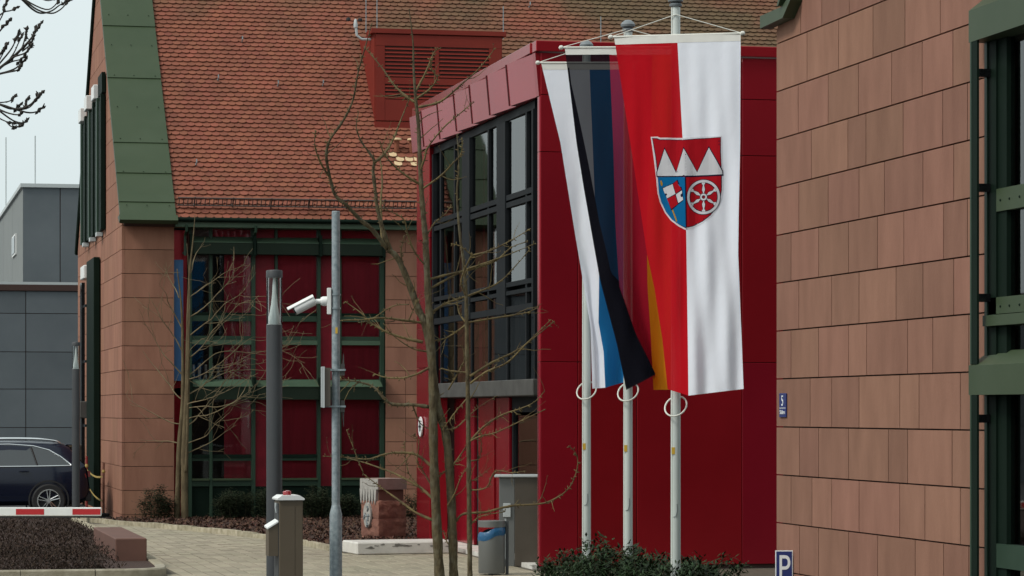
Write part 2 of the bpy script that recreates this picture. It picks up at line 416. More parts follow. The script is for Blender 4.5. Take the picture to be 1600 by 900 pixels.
o = rest.build('paver_field', 'paver', pav, fix=False); o['kind'] = 'stuff'

# mulch bed in front of the stone building
b = MB(); b.prism(bed_poly, lambda x,y,d: (x,y,d), -0.02, 0.05)
bed = structure(b.build('mulch_bed', 'mulch'), 'reddish brown bark mulch bed before the stone building')
ch = MB(); rc = random.Random(11); n = 0
while n < 13000:
    x, y = rc.uniform(4.5,13.5), rc.uniform(46.6,61.2)
    if not inside((x,y), bed_poly): continue
    if x > 9.2 and y < 50.3: continue
    n += 1; l, w = rc.uniform(.012,.035), rc.uniform(.006,.016); a = rc.uniform(0,6.28); h = 0.05+rc.uniform(0,.035)
    ca, sa = math.cos(a), math.sin(a); t1, t2 = rc.uniform(-.025,.025), rc.uniform(-.02,.02)
    ch.add([(x-ca*l-sa*w,y-sa*l+ca*w,h-t1-t2),(x+ca*l-sa*w,y+sa*l+ca*w,h+t1-t2),(x+ca*l+sa*w,y+sa*l-ca*w,h+t1+t2),(x-ca*l+sa*w,y-sa*l-ca*w,h-t1+t2)], [(0,1,2,3)])
o = ch.build('bark_mulch', 'bark_chip', None, fix=False); o['kind'] = 'stuff'; o['label'] = 'loose brown bark chips covering the bed'
kr = thing('kerb', 'weathered yellowish stone kerb curving along the bark mulch bed', 'kerb')
kp = smooth_path(kerb_line, 6)
i = 0
while i < len(kp)-2:
    p, q = Vector(kp[i]), Vector(kp[i+2]); t = (q-p).normalized(); nn = Vector((-t.y, t.x)); q = q - t*0.012
    h = 0.085+rc.uniform(-.012,.012); w0, w1 = -0.06, 0.06
    ks = MB(); ks.prism([tuple(p+nn*w0),tuple(q+nn*w0),tuple(q+nn*w1),tuple(p+nn*w1)], lambda x,y,d:(x,y,d), -0.02, h)
    me_o = ks.build('kerb_stone', 'kerb', kr); i += 2

# planted island on the left with its pale kerb
b = MB(); b.prism([(x-(0.1 if x>0 else 0), y+(0.1 if y<41 else 0)) for x,y in island], lambda x,y,d:(x,y,d), -0.02, 0.10)
structure(b.build('planting_bed', 'mulch'), 'dark brown planting bed on the left island')
ik = thing('island_kerb', 'pale concrete kerb rounding the corner of the heath island', 'kerb')
def kerb_run(pts, h, m):
    mb = MB(); vs = []; n = len(pts)
    for i in range(n):
        p = Vector(pts[i]); t = (Vector(pts[min(i+1,n-1)])-Vector(pts[max(i-1,0)])).normalized(); nn = Vector((-t.y,t.x))
        for w_, z in ((-0.03,-0.02),(-0.03,h-0.02),(-0.012,h),(0.11,h),(0.12,h-0.01),(0.12,-0.02)): q = p+nn*w_; vs.append((q.x,q.y,z))
    mb.add(vs, [(i*6+j,i*6+(j+1)%6,(i+1)*6+(j+1)%6,(i+1)*6+j) for i in range(n-1) for j in range(6)]+[tuple(range(6)), tuple((n-1)*6+j for j in range(5,-1,-1))])
    return mb.build('kerb_stone', m, ik)
x = -12.0
while x < 2.4: kerb_run([(x,40.2),(x+0.992,40.2)], 0.12, 'kerb_pale'); x += 1.0
kerb_run(smooth_path([(2.0+1.005-0.0,40.2),(3.3,40.2),(3.55,40.23),(3.78,40.32),(3.92,40.5),(3.99,40.8),(4.03,41.4)],5), 0.12, 'kerb_pale')
y = 41.41
while y < 60: kerb_run([(4.03+min(0.07,(y-41.4)*.03),y),(4.03+min(0.07,(y-40.4)*.03),y+0.99)], 0.12, 'kerb'); y += 1.0
hb = MB(); rh = random.Random(21); n = 0
while n < 30000:
    x, y = rh.uniform(-0.2,4.0), 40.42 + (rh.random()**1.7)*19.8
    if x > 3.42 and y < 47.1: continue
    if x > 3.15 and y < 42.6 and rh.random() < .8: continue
    if x > 3.85 : continue
    n += 1
    mound = 0.10+0.05*math.sin(x*1.9+y*0.7)+0.04*math.sin(y*1.3-x)
    edge_f = min(1, (y-40.35)/0.5, (3.98-x)/0.4)
    H = (0.09+0.17*max(0.12,edge_f)*(0.7+0.5*rh.random()) + mound*0.5)
    a = rh.uniform(0,6.28); l = rh.uniform(.02,.06); w = rh.uniform(.004,.009)
    dx, dy = math.cos(a), math.sin(a); z0 = rh.uniform(0.08, H)
    hb.add([(x-dy*w,y+dx*w,z0),(x+dy*w,y-dx*w,z0),(x+dx*l*.8+dy*w*.5,y+dy*l*.8,z0+l*rh.uniform(.3,1.0)),(x+dx*l*.5-dy*w,y+dy*l*.5+dx*w,z0+l*.7)], [(0,1,2,3)])
o = hb.build('heath', 'heath', None, fix=False); o['kind'] = 'stuff'; o['label'] = 'dense dry brown heath covering the island'

# ============================================================ stone building on the left
LB = thing('stone_building', 'large sandstone building with red tiled roof and green metal verge on the left', 'building', (5.12, 61.3, 0))
def lbx(name, m, parent, x0,x1,y0,y1,z0,z1, c=0.0):
    return bx(name, m, parent, x0-5.12,x1-5.12,y0-61.3,y1-61.3,z0,z1, c=c)
gw = MB()
gw.prism([(0.06,-0.02),(13.0,-0.02),(13.0,6.25),(6.4,12.35),(0.06,6.25)], lambda a,z,d: (d,a,z), 0.06, 0.35)
gable = gw.build('gable_wall', 'joint_dark', LB)
fr_planes = [(-1, 1/0.981, 6.3/0.981), (1, 1/0.943, 13.1+6.3/0.943)]   # rakes
rs = random.Random(5)
zrows = [-0.02]+[0.12+0.5*k for k in range(26)]
for r_i in range(len(zrows)-1):
    z0, z1 = zrows[r_i]+0.006, zrows[r_i+1]-0.006
    y = 0.0
    while y < 13.1:
        w = rs.choice([0.9,1.1,1.1,1.25,1.5]); y1 = min(13.1, y+w)
        if 13.1-y1 < 0.3: y1 = 13.1
        p = clip([(y+0.005,z0),(y1-0.005,z0),(y1-0.005,z1),(y+0.005,z1)], fr_planes)
        y = y1
        if p and len(p) >= 3: MB().prism(p, lambda a,z,d: (d,a,z), 0.0, 0.06).build('stone_panel', 'sandstone_red', gable)
# front pilaster and right-hand front wall
fw = MB(); fw.box(0.065,1.02,0.065,0.5,-0.02,6.3); pil = fw.build('corner_pilaster', 'joint_dark', LB)
for r_i in range(13):
    z0, z1 = zrows[r_i]+0.006, min(zrows[r_i+1]-0.006, 6.28)
    if z1 > z0: bx('stone_panel', 'sandstone_red', pil, 0.064, 1.08, 0.0, 0.06, z0, z1)
fw = MB(); fw.box(5.56,19,0.065,0.5,-0.02,6.25); fwall = fw.build('front_wall', 'joint_dark', LB)
for r_i in range(13):
    z0, z1 = zrows[r_i]+0.006, min(zrows[r_i+1]-0.006, 6.2)
    xs = [5.54, 5.97, 7.1, 8.2] if r_i % 2 else [5.54, 5.97, 6.55, 7.7]
    if r_i in (7,8,10,11): xs = [5.54, 6.6, 7.7]
    for a, b2 in zip(xs, xs[1:]): bx('stone_panel', 'sandstone_red', fwall, a+0.004, b2-0.004, 0.0, 0.06, z0, z1)
# glazed front
GY = 61.48
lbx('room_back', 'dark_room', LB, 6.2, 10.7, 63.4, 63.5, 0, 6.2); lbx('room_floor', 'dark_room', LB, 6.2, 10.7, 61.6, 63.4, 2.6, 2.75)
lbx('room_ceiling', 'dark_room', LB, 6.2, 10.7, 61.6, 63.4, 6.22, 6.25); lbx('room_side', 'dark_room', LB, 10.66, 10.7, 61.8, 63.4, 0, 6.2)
lbx('red_reveal', 'red_panel', LB, 6.22, 6.50, 61.60, 61.64, 0.0, 6.05)
for x0, x1 in ((6.51,6.58),(6.95,7.01),(7.83,7.91),(8.32,8.38),(9.22,9.29),(9.67,9.73),(10.56,10.65)):
    lbx('mullion', 'green_paint', LB, x0, x1, 61.36, 61.54, 0.0, 6.09, c=0.006)
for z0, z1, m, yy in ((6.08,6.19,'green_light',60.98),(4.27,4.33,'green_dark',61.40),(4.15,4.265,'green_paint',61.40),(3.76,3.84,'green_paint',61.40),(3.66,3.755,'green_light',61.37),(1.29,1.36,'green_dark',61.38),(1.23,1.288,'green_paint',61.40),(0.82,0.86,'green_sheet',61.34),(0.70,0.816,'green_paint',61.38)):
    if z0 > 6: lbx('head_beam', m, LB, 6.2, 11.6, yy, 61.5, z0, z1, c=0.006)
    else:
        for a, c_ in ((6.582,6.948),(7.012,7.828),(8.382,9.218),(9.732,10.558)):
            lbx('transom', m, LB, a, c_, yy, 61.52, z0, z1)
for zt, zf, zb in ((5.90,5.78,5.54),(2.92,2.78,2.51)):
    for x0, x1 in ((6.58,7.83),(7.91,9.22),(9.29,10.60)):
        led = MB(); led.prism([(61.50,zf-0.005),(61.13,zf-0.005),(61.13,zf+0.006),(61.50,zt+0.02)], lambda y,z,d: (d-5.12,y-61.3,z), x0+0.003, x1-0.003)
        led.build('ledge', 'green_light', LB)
        lbx('ledge_box', 'ledge_shade', LB, x0+0.004, x1-0.004, 61.145, 61.50, zb, zf-0.006)  # front coloured darker to stand for its shade, top lighter for sky sheen
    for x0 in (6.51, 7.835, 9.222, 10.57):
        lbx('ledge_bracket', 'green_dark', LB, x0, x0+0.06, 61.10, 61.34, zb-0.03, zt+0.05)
panes_x = ((6.58,6.95),(7.01,7.83),(8.38,9.22),(9.73,10.56))
panes_z = ((0.86,1.23),(1.36,2.51),(2.92,3.66),(3.84,4.15),(4.33,5.54),(5.88,6.09))
for i, (x0,x1) in enumerate(panes_x):
    for z0, z1 in panes_z: lbx('pane', 'glass_front', LB, x0, x1, GY, GY+0.008, z0, z1)
    for z0, z1 in ((0.86,2.51),(2.92,4.2),(4.2,5.54),(5.7,6.09)):
        if i == 0: continue
        xa = x0 + (0.26 if i == 1 and z1 < 5.6 else 0.0)
        lbx('blind', 'red_blind', LB, xa, x1, GY+0.035, GY+0.045, z0, z1)
for x0, x1 in ((7.91,8.32),(9.29,9.67)):
    for z0, z1 in ((0.0,2.51),(2.92,4.2),(4.205,5.54),(5.88,6.09)): lbx('red_infill', 'red_infill', LB, x0+0.004, x1-0.004, 61.45, 61.47, z0, z1)
lbx('plinth', 'green_dark', LB, 6.51, 10.6, 61.42, 61.56, 0.0, 0.69)
for k in range(5): lbx('folder', 'white_paint', LB, 6.66+k*0.13, 6.70+k*0.13, 61.95, 62.2, 2.75, 3.25+0.03*(k%2))
cv = MB(); cv.tube(smooth_path([(6.42,61.62,5.55),(6.62,61.62,5.75),(6.85,61.62,6.0),(7.0,61.62,6.08)],4), [0.04]*13, 6)
cv2 = MB(); cv2.v = [(x-5.12,y-61.3,z) for x,y,z in cv.v]; cv2.f = cv.f; cv2.mi = cv.mi; cv2.build('curved_brace', 'sill_grey', LB)
# roof : boarded deck, plain tiles with rounded tails, snow guard, gutter
SL = math.atan(0.981); cs, sn = math.cos(SL), math.sin(SL)
EY, EZ = 60.93, 6.23           # eave line of the tiles
def roof_pt(x, d, h=0.0):      # d metres up the slope, h off the slope
    return (x-5.12, EY-61.3+d*cs-h*sn, EZ+d*sn+h*cs)
rd = MB(); rd.add([roof_pt(5.15,0.05,-.05),roof_pt(24,0.05,-.05),roof_pt(24,9.2,-.05),roof_pt(5.15,9.2,-.05),
                   roof_pt(5.15,0.05,-.25),roof_pt(24,0.05,-.25),roof_pt(24,9.2,-.25),roof_pt(5.15,9.2,-.25)],
                  [(0,1,2,3),(7,6,5,4),(0,4,5,1),(1,5,6,2),(2,6,7,3),(3,7,4,0)])
rd.add([roof_pt(5.15,9.2,-.05),roof_pt(24,9.2,-.05),(24-5.12,13.3,6.2),(0.03,13.3,6.2)], [(0,1,2,3)])
roof = rd.build('roof', 'roof_under', LB)
TW, EXP, AR = 0.172, 0.150, 0.068
arc = [(-TW/2*0.985*math.cos(math.pi*k/8), -AR*math.sin(math.pi*k/8)) for k in range(9)]
outl = [(-TW/2*0.985, 0.27)] + arc[0:9] + [(TW/2*0.985, 0.27)]
def tile_geo(mb, x, d, tilt, lift, jd):
    n = len(outl); vs = []
    for hh in (0.0, -0.017):
        for a, bq in outl:
            dd = d+AR+bq+jd; h = lift + hh + (0.056 - 0.20*(bq+AR)) + a*tilt
            vs.append(roof_pt(x+a, dd, h))
    mb.add(vs, [tuple(range(n))] + [(i,i+n,i+1+n,i+1) for i in range(1, n-2)])
rt = random.Random(9)
field = MB(); nrow = int(9.15/EXP)
tiles_n = 0
tme = None
pale = {(12,33),(12,34),(13,35),(13,36),(12,37),(11,34),(11,37)}
for r_i in range(nrow):
    d = r_i*EXP
    x = 6.22 + (TW/2 if r_i % 2 else 0); k = 0
    while x < 23.9:
        jd = rt.uniform(-.005,.005); tl = rt.uniform(-.03,.03); lf = rt.uniform(0,.005)
        if x < 11.45 and tiles_n < 300 and not (r_i, k) in pale:
            # one mesh shared by every loose tile
            if tme is None:
                one = MB(); n = len(outl); vs = []
                for hh in (0.0, -0.017):
                    for a, bq in outl: vs.append((a, bq+AR, hh+0.056-0.20*(bq+AR)))
                one.add(vs, [tuple(range(n))] + [(i,i+n,i+1+n,i+1) for i in range(1, n-2)])
                tme = one.mesh('roof_tile'); tme.materials.append(MATS['roof_tile'])
            o = link('roof_tile', tme, roof, roof_pt(x, d+jd, lf)); o.rotation_euler = (SL, tl, 0); tiles_n += 1
        else: tile_geo(field, x, d, tl, lf, jd)
        x += TW; k += 1
o = field.build('tile_field', 'roof_tile', roof, fix=False); o['kind'] = 'stuff'
# pale new tiles and two clay vent pipes
for (r_i, dx) in ((13.0,11.16),(13,11.36),(13,11.55),(12,11.10),(12,11.46),(14,11.02)):
    m1 = MB(); tile_geo(m1, dx, int(r_i)*EXP, 0.0, 0.012, -0.004); m1.build('pale_tile', 'pale_tile', roof, fix=False)
for x in (11.12, 11.45):
    p = Vector(roof_pt(x, 2.30, 0)); m1 = MB(); m1.tube([p+Vector((0,0,-.05)), p+Vector((0,-.05,.27))], 0.055, 10)
    pp = m1.build('vent_pipe', 'roof_tile', roof, smooth=True)
    m1 = MB(); m1.lathe([(0.10,0.0),(0.11,0.015),(0.09,0.05),(0.04,0.06)], 14, tuple(p+Vector((0,-.05,.26)))); m1.build('vent_cap', 'pale_tile', pp, smooth=True)
# snow guard
sg = MB()
for h in (0.10, 0.30): sg.tube([roof_pt(6.25,0.34,h),roof_pt(11.9,0.34,h)], 0.016, 6)
sg.build('snow_guard_rail', 'guard_iron', roof)
sg = MB()
for i in range(63): x = 6.28+i*0.09; sg.tube([roof_pt(x,0.34,0.10),roof_pt(x,0.34,0.30)], 0.010, 5)
sg.build('snow_guard_bar', 'guard_iron', roof)['kind'] = 'stuff'
for i in range(7): sg = MB(); sg.tube([roof_pt(6.6+i*0.8,0.55,0.03),roof_pt(6.6+i*0.8,0.36,0.05),roof_pt(6.6+i*0.8,0.335,0.33)], 0.014, 6); sg.build('snow_guard_bracket', 'guard_iron', roof)
for x, d in ((7.45,4.6),(8.75,4.45),(6.75,1.7),(8.1,6.0),(9.75,4.5),(14.9,7.6)):
    m1 = MB(); m1.tube([roof_pt(x,d+.1,.02),roof_pt(x,d,.05),roof_pt(x,d-.03,.16),roof_pt(x,d+.02,.2)], 0.014, 6); m1.build('roof_hook', 'galvanised', roof)
for x, d, hh in ((10.95,6.45,1.2),(11.2,6.45,1.4),(14.1,6.35,0.8),(16.35,6.15,0.75)):
    p = Vector(roof_pt(x,d,0)); m1 = MB(); m1.tube([p, p+Vector((0,0,hh))], 0.012, 5); m1.build('lightning_rod', 'galvanised', roof)
gt = MB(); gt.tube([(6.22-5.12,60.90-61.3,6.235),(12.5-5.12,60.90-61.3,6.235)], 0.045, 10); gt.build('gutter', 'green_dark', LB, smooth=True)
for x in (7.86, 6.42): 
    dp = MB(); dp.tube([(x-5.12,-0.40,6.12),(x-5.12,-0.38,6.0),(x-5.12,-0.12,5.92),(x-5.12,-0.12,5.5)], 0.03, 8); dp.build('downpipe', 'green_paint', LB, smooth=True)
# green verge over the gable edge : sheets lapped up the slope
vg = [-0.12, 0.42, 0.62, 1.35, 2.15, 2.35, 3.42, 4.55, 5.25, 6.4, 7.6, 8.9]
for k, (a, b2) in enumerate(zip(vg, vg[1:])):
    m1 = MB(); lo, hi = 0.10+0.012*(k%2), 0.10+0.012*(k%2)
    pts = [roof_pt(5.05,a,lo),roof_pt(6.2,a,lo),roof_pt(6.2,b2+.03,hi-.008),roof_pt(5.05,b2+.03,hi-.008)]
    low = [roof_pt(5.05,a,-.02),roof_pt(6.2,a,-.02),roof_pt(6.2,b2+.03,-.02),roof_pt(5.05,b2+.03,-.02)]
    m1.add(pts+low, [(0,1,2,3),(0,4,5,1),(1,5,6,2),(2,6,7,3),(3,7,4,0)]); m1.build('verge_sheet', 'green_sheet', LB)
m1 = MB(); m1.add([roof_pt(5.03,-0.16,.115),roof_pt(6.23,-0.16,.115),roof_pt(6.23,0.0,.115),roof_pt(5.03,0.0,.115)]+[(5.03-5.12,-0.46,6.13),(6.23-5.12,-0.46,6.13),(6.23-5.12,-0.02,6.28),(5.03-5.12,-0.02,6.28)],
       [(0,1,2,3),(0,4,5,1),(1,5,6,2),(3,7,4,0),(4,7,6,5)]); m1.build('verge_foot', 'green_sheet', LB)
for k in range(24):
    a = 0.3+0.36*k
    if k % 3: continue
    for x in (5.2, 5.62, 6.08):
        p = roof_pt(x, a, 0.112); m1 = MB(); m1.lathe([(0.014,0),(0.01,0.012)], 6, p); m1.build('rivet', 'green_dark', LB)
# rear rake trim seen against the sky
m1 = MB(); m1.tube([(-0.02,13.25,6.22),(-0.02,6.42,12.55)], 0.055, 6); m1.build('rake_trim', 'green_dark', LB)
# tall louvred window and the door strip on the gable
for k, y in enumerate((65.55, 66.75, 67.95, 69.2, 70.5, 71.75)):
    lbx('louvre_post', 'green_dark' if k % 2 == 0 else 'green_paint', LB, 5.00, 5.10, y-0.14, y+0.14, 6.28, 9.35-0.13*abs(k-2.0)*0.3, c=0.01)
lbx('gable_glazing', 'green_dark', LB, 5.04, 5.11, 65.5, 71.8, 6.3, 9.2)
for y, z in ((71.3,9.35),(69.4,9.45),(67.1,9.45)):
    lbx('blind_box', 'white_paint', LB, 4.93, 5.09, y-0.45, y+0.25, z-0.16, z+0.16, c=0.015)
lbx('gable_lintel', 'green_dark', LB, 5.02, 5.10, 65.35, 66.5, 9.3, 9.75)
for y in (66.4, 68.4, 70.6): lbx('post_foot', 'light_trim', LB, 4.97, 5.10, y-0.2, y+0.2, 6.18, 6.27)
lbx('stair_window', 'green_dark', LB, 4.96, 5.10, 66.95, 69.2, 0.1, 5.75, c=0.01)
lbx('stair_window_rail', 'black_gloss', LB, 4.90, 4.98, 70.0, 70.5, 0.6, 5.3)
lbx('wall_box', 'white_paint', LB, 4.92, 5.10, 69.6, 70.7, 5.38, 5.70, c=0.02)
for z in (4.7, 3.4, 1.9): lbx('rail_arm', 'black_gloss', LB, 4.93, 4.97, 69.2, 70.1, z, z+0.06)
lbx('switch_box', 'sill_grey', LB, 4.84, 5.08, 69.7, 70.7, 2.1, 2.5, c=0.02)
# ventilation dormer
dm = MB(); FY = 63.28
def Lp(x,y,z): return (x-5.12,y-61.3,z)
dm.add([Lp(10.76,FY,8.55),Lp(13.60,FY,8.55),Lp(13.60,FY,10.50),Lp(10.76,FY,10.50),Lp(10.76,66.2,8.55),Lp(13.60,66.2,8.55),Lp(13.60,66.2,10.66),Lp(10.76,66.2,10.66)],
       [(0,1,2,3),(4,7,6,5),(0,4,5,1),(1,5,6,2),(2,6,7,3),(3,7,4,0)])
dorm = dm.build('dormer', 'red_vent', LB)
for nm, a in (('dormer_cap',(10.68,13.68,FY-0.08,FY+0.6,10.50,10.60)),('dormer_apron',(10.74,13.64,FY-0.16,FY+0.05,8.42,8.56)),
              ('dormer_frame',(10.78,13.58,FY-0.05,FY-0.002,10.23,10.47)),('dormer_frame',(10.78,10.98,FY-0.05,FY-0.002,8.60,10.225)),('dormer_frame',(13.30,13.58,FY-0.05,FY-0.002,8.60,10.225)),
              ('dormer_frame',(12.09,12.18,FY-0.05,FY-0.002,9.545,10.225)),('dormer_frame',(10.985,13.295,FY-0.05,FY-0.002,9.40,9.54)),('dormer_frame',(10.985,13.295,FY-0.05,FY-0.002,8.60,9.06))):
    lbx(nm, 'red_vent', dorm, *a)
lbx('dormer_void', 'roof_under', dorm, 10.98, 13.30, FY-0.012, FY-0.003, 9.05, 10.23)
for x0, x1, za, zb, n in ((10.985,12.085,9.55,10.22,8),(12.185,13.295,9.55,10.22,8),(10.985,13.295,9.065,9.395,4)):
    for i in range(n):
        z = za+(zb-za)*(i+0.5)/n; q = (zb-za)/n
        m1 = MB(); m1.prism([(FY-0.055,z-q*0.30),(FY-0.045,z-q*0.34),(FY-0.014,z+q*0.22),(FY-0.02,z+q*0.28)], lambda y,zz,d: Lp(d,y,zz), x0, x1)
        m1.build('louvre_slat', 'red_vent', dorm)
m1 = MB(); m1.tube([Lp(10.77,63.75,10.42),Lp(10.55,63.75,10.42),Lp(10.45,63.75,10.5),Lp(10.42,63.75,10.72)], 0.03, 8)
arm = m1.build('wind_sensor_arm', 'light_trim', LB, smooth=True)
m1 = MB(); m1.lathe([(0.045,-.05),(0.05,0),(0.03,.12),(0.015,.14)], 10, Lp(10.42,63.75,10.72)); m1.build('wind_sensor', 'light_trim', arm, smooth=True)
for dx in (-.16, .1): m1 = MB(); m1.lathe([(0.0,-.04),(0.05,-.02),(0.05,.03),(0.0,.05)], 10, Lp(10.42+dx,63.75,10.84)); m1.build('sensor_cup', 'rubber', arm, smooth=True)
o = thing('blue_banner', 'narrow blue banner hanging beside the stone pilaster behind the small tree', 'banner', (6.30,61.40,0))
bx('banner_sheet', 'banner_blue', o, -0.095, 0.10, -0.01, 0.01, 2.9, 5.42); bx('banner_pole', 'light_trim', o, -0.105,-0.097,-0.012,0.012,0.0,5.44)

# ============================================================ red pavilion
RB = thing('red_pavilion', 'two storey pavilion clad in glossy red metal panels with long window band', 'building', (9.3, 40.75, 0))
def rbx(name, m, parent, x0,x1,y0,y1,z0,z1, c=0.0):
    return bx(name, m, parent, x0-9.3,x1-9.3,y0-40.75,y1-40.75,z0,z1, c=c)
def Rp(x,y,z): return (x-9.3,y-40.75,z)
core = MB(); core.box(0.04,9,0.04,0.3,0.0,7.3); core.box(1.6,9,0.3,9.5,0.0,7.3); core.box(0.04,1.6,0.3,9.5,7.1,7.3); core.box(0.04,1.6,8.42,9.5,0.0,7.1)
wall = core.build('wall', 'joint_dark', RB)
rbx('plinth', 'white_plinth', RB, 9.36, 18, 40.80, 40.95, -0.02, 0.05)
rbx('plinth', 'white_plinth', RB, 9.30, 10.5, 41.2, 50.2, -0.02, 0.06)
fcols = {0: [9.32,12.3,15.3,18.3], 1: [9.32,12.3,15.3,18.3], 2: [9.32,9.865,12.3,15.3,18.3], 3: [9.32,9.865,10.73,12.3,13.9,15.5,18.3]}
for r_i, (z0, z1) in enumerate(((6.765,7.355),(5.955,6.755),(2.97,5.945),(0.06,2.96))):
    for a, b2 in zip(fcols[r_i], fcols[r_i][1:]): rbx('cladding_panel', 'red_panel', wall, a+0.005, b2-0.005, 40.755, 40.785, z0, z1, c=0.004)
rbx('coping', 'red_panel', RB, 9.24, 18.4, 40.69, 41.0, 7.37, 7.52, c=0.008)
rbx('coping', 'red_panel', RB, 9.22, 9.5, 41.005, 50.33, 7.37, 7.52, c=0.008)
# rounded corner profile
for z0, z1 in ((0.06,2.96),(2.97,5.945),(5.955,6.735)):
    m1 = MB(); pr = [(9.322,40.755),(9.312,40.758),(9.306,40.764),(9.304,40.774),(9.304,40.88),(9.338,40.88),(9.338,40.787)]
    m1.prism([(x-9.3,y-40.75) for x,y in pr], lambda a,b_,d: (a,b_,d), z0, z1); m1.build('corner_profile', 'red_panel', wall, smooth=True)
# leaning fascia panels on the street side
fy = [40.755,40.92,42.27,43.66,45.0,46.29,47.66,49.08]
for a, b2 in zip(fy, fy[1:]+[50.27]):
    m1 = MB(); e = 0.075*(b2-a)     # every sheet laps a little proud of the next one
    m1.add([Rp(9.30,a+.02,6.745),Rp(9.245,a+.02,7.355),Rp(9.345,a+.02,7.355),Rp(9.345,a+.02,6.745),Rp(9.30-e,b2-.02,6.745),Rp(9.245-e,b2-.02,7.355),Rp(9.345,b2-.02,7.355),Rp(9.345,b2-.02,6.745)],
           [(0,1,2,3),(7,6,5,4),(0,4,5,1),(1,5,6,2),(2,6,7,3),(3,7,4,0)]); m1.build('fascia_panel', 'red_panel', wall)
for a, b2 in zip(fy[1:-1], fy[2:]):
    e = 0.075*(b2-a); m1 = MB()
    m1.add([Rp(9.292-e,b2-.028,6.75),Rp(9.237-e,b2-.028,7.35),Rp(9.345,b2-.028,7.35),Rp(9.345,b2-.028,6.75),Rp(9.292-e,b2+.028,6.75),Rp(9.237-e,b2+.028,7.35),Rp(9.345,b2+.028,7.35),Rp(9.345,b2+.028,6.75)],
           [(0,1,2,3),(7,6,5,4),(0,4,5,1),(1,5,6,2),(2,6,7,3),(3,7,4,0)]); m1.build('fascia_joint', 'seam_red', wall)
for z0, z1 in ((0.04,3.0),(3.01,5.2),(5.21,6.735)): rbx('end_panel', 'red_panel', wall, 9.29, 9.33, 49.085, 50.27, z0, z1, c=0.004); rbx('end_reveal', 'red_panel', wall, 9.335, 9.60, 49.09, 49.16, z0, z1)
rbx('end_wall', 'red_panel', RB, 9.335, 18, 50.22, 50.26, 0.02, 7.36)
# window band
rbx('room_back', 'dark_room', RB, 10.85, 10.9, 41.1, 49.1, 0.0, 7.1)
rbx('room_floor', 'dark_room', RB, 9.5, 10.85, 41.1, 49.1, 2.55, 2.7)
rbx('sill_band', 'sill_grey', RB, 9.33, 9.6, 41.30, 49.08, 2.49, 2.73, c=0.01)
rbx('head_frame', 'anthracite', RB, 9.36, 9.55, 41.30, 49.08, 6.62, 6.74)
for y0, y1 in ((48.98,49.08),(45.89,46.5),(43.2,43.82),(41.30,41.40)): rbx('column_casing', 'anthracite', RB, 9.33, 9.55, y0, y1, 3.72, 6.62, c=0.006)
for y in (47.24, 44.55, 41.86, 48.45): rbx('mullion', 'anthracite', RB, 9.355, 9.50, y-0.05, y+0.05, 3.84, 6.62)
for y in (48.45,47.24,45.89,44.55,43.2,41.9,41.35,49.03): rbx('mullion', 'anthracite', RB, 9.36, 9.48, y-0.035, y+0.035, 2.73, 3.72)
for z0, z1 in ((5.42,5.50),(5.31,5.39),(4.12,4.19),(4.0,4.06),(3.73,3.83)): rbx('transom', 'anthracite', RB, 9.345, 9.46, 41.31, 49.07, z0, z1)
def pane_y(y0, y1, z0, z1):
    e = 0.018*(y1-y0); m1 = MB()
    m1.add([Rp(9.405,y0,z0),Rp(9.405,y0,z1),Rp(9.405-e,y1,z1),Rp(9.405-e,y1,z0)], [(0,1,2,3)]); m1.build('pane', 'glass', RB, fix=False)
for y0, y1 in ((41.41,41.81),(41.91,43.19),(43.83,44.5),(44.6,45.88),(46.51,47.19),(47.29,48.4),(48.5,48.97)):
    for z0, z1 in ((5.50,6.62),(4.19,5.31),(3.83,4.0)): pane_y(y0, y1, z0, z1)
for y0, y1 in ((41.39,41.86),(41.94,43.16),(43.24,44.51),(44.59,45.85),(45.93,47.2),(47.28,48.41),(48.49,48.99)):
    pane_y(y0, y1, 2.73, 3.73)
for y0, y1, m in ((46.9,47.3,'red_blind'),(48.0,48.45,'anthracite')): rbx('curtain', m, RB, 9.75, 9.8, y0, y1, 2.75, 6.6)
# ground floor : red infill, dark entrance
for y0, y1 in ((47.42,49.08),(45.85,47.06),(44.72,45.66)): rbx('lower_panel', 'red_panel', wall, 9.72, 9.77, y0, y1, 0.07, 2.48, c=0.004)
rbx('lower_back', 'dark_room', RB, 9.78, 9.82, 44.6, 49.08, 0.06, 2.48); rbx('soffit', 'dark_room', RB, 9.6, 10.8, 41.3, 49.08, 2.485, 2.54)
rbx('door_pane', 'glass', RB, 9.80, 9.808, 41.40, 44.55, 0.08, 2.2); rbx('door_frame', 'anthracite', RB, 9.76, 9.84, 44.58, 44.66, 0.06, 2.3); rbx('door_frame', 'anthracite', RB, 9.76, 9.84, 42.1, 42.2, 0.06, 2.3)
rbx('door_head', 'anthracite', RB, 9.76, 9.84, 41.38, 44.66, 2.25, 2.48)
o = thing('round_plaque', 'round white plaque with grey emblem on the red end panel behind the trunks', 'plaque', (9.27, 49.75, 2.0))
m1 = MB(); m1.lathe([(0.0,0.0),(0.17,0.0),(0.17,-0.02),(0.0,-0.02)], 24, axis='x'); m1.build('disc', 'sign_white', o)
m1 = MB(); m1.lathe([(0.0,-0.021),(0.09,-0.021),(0.09,-0.026),(0.0,-0.026)], 8, axis='x'); m1.build('emblem', 'cap_grey', o)
bx('emblem_bar', 'cap_grey', o, -0.026,-0.021,-0.12,0.12,-0.015,0.015)

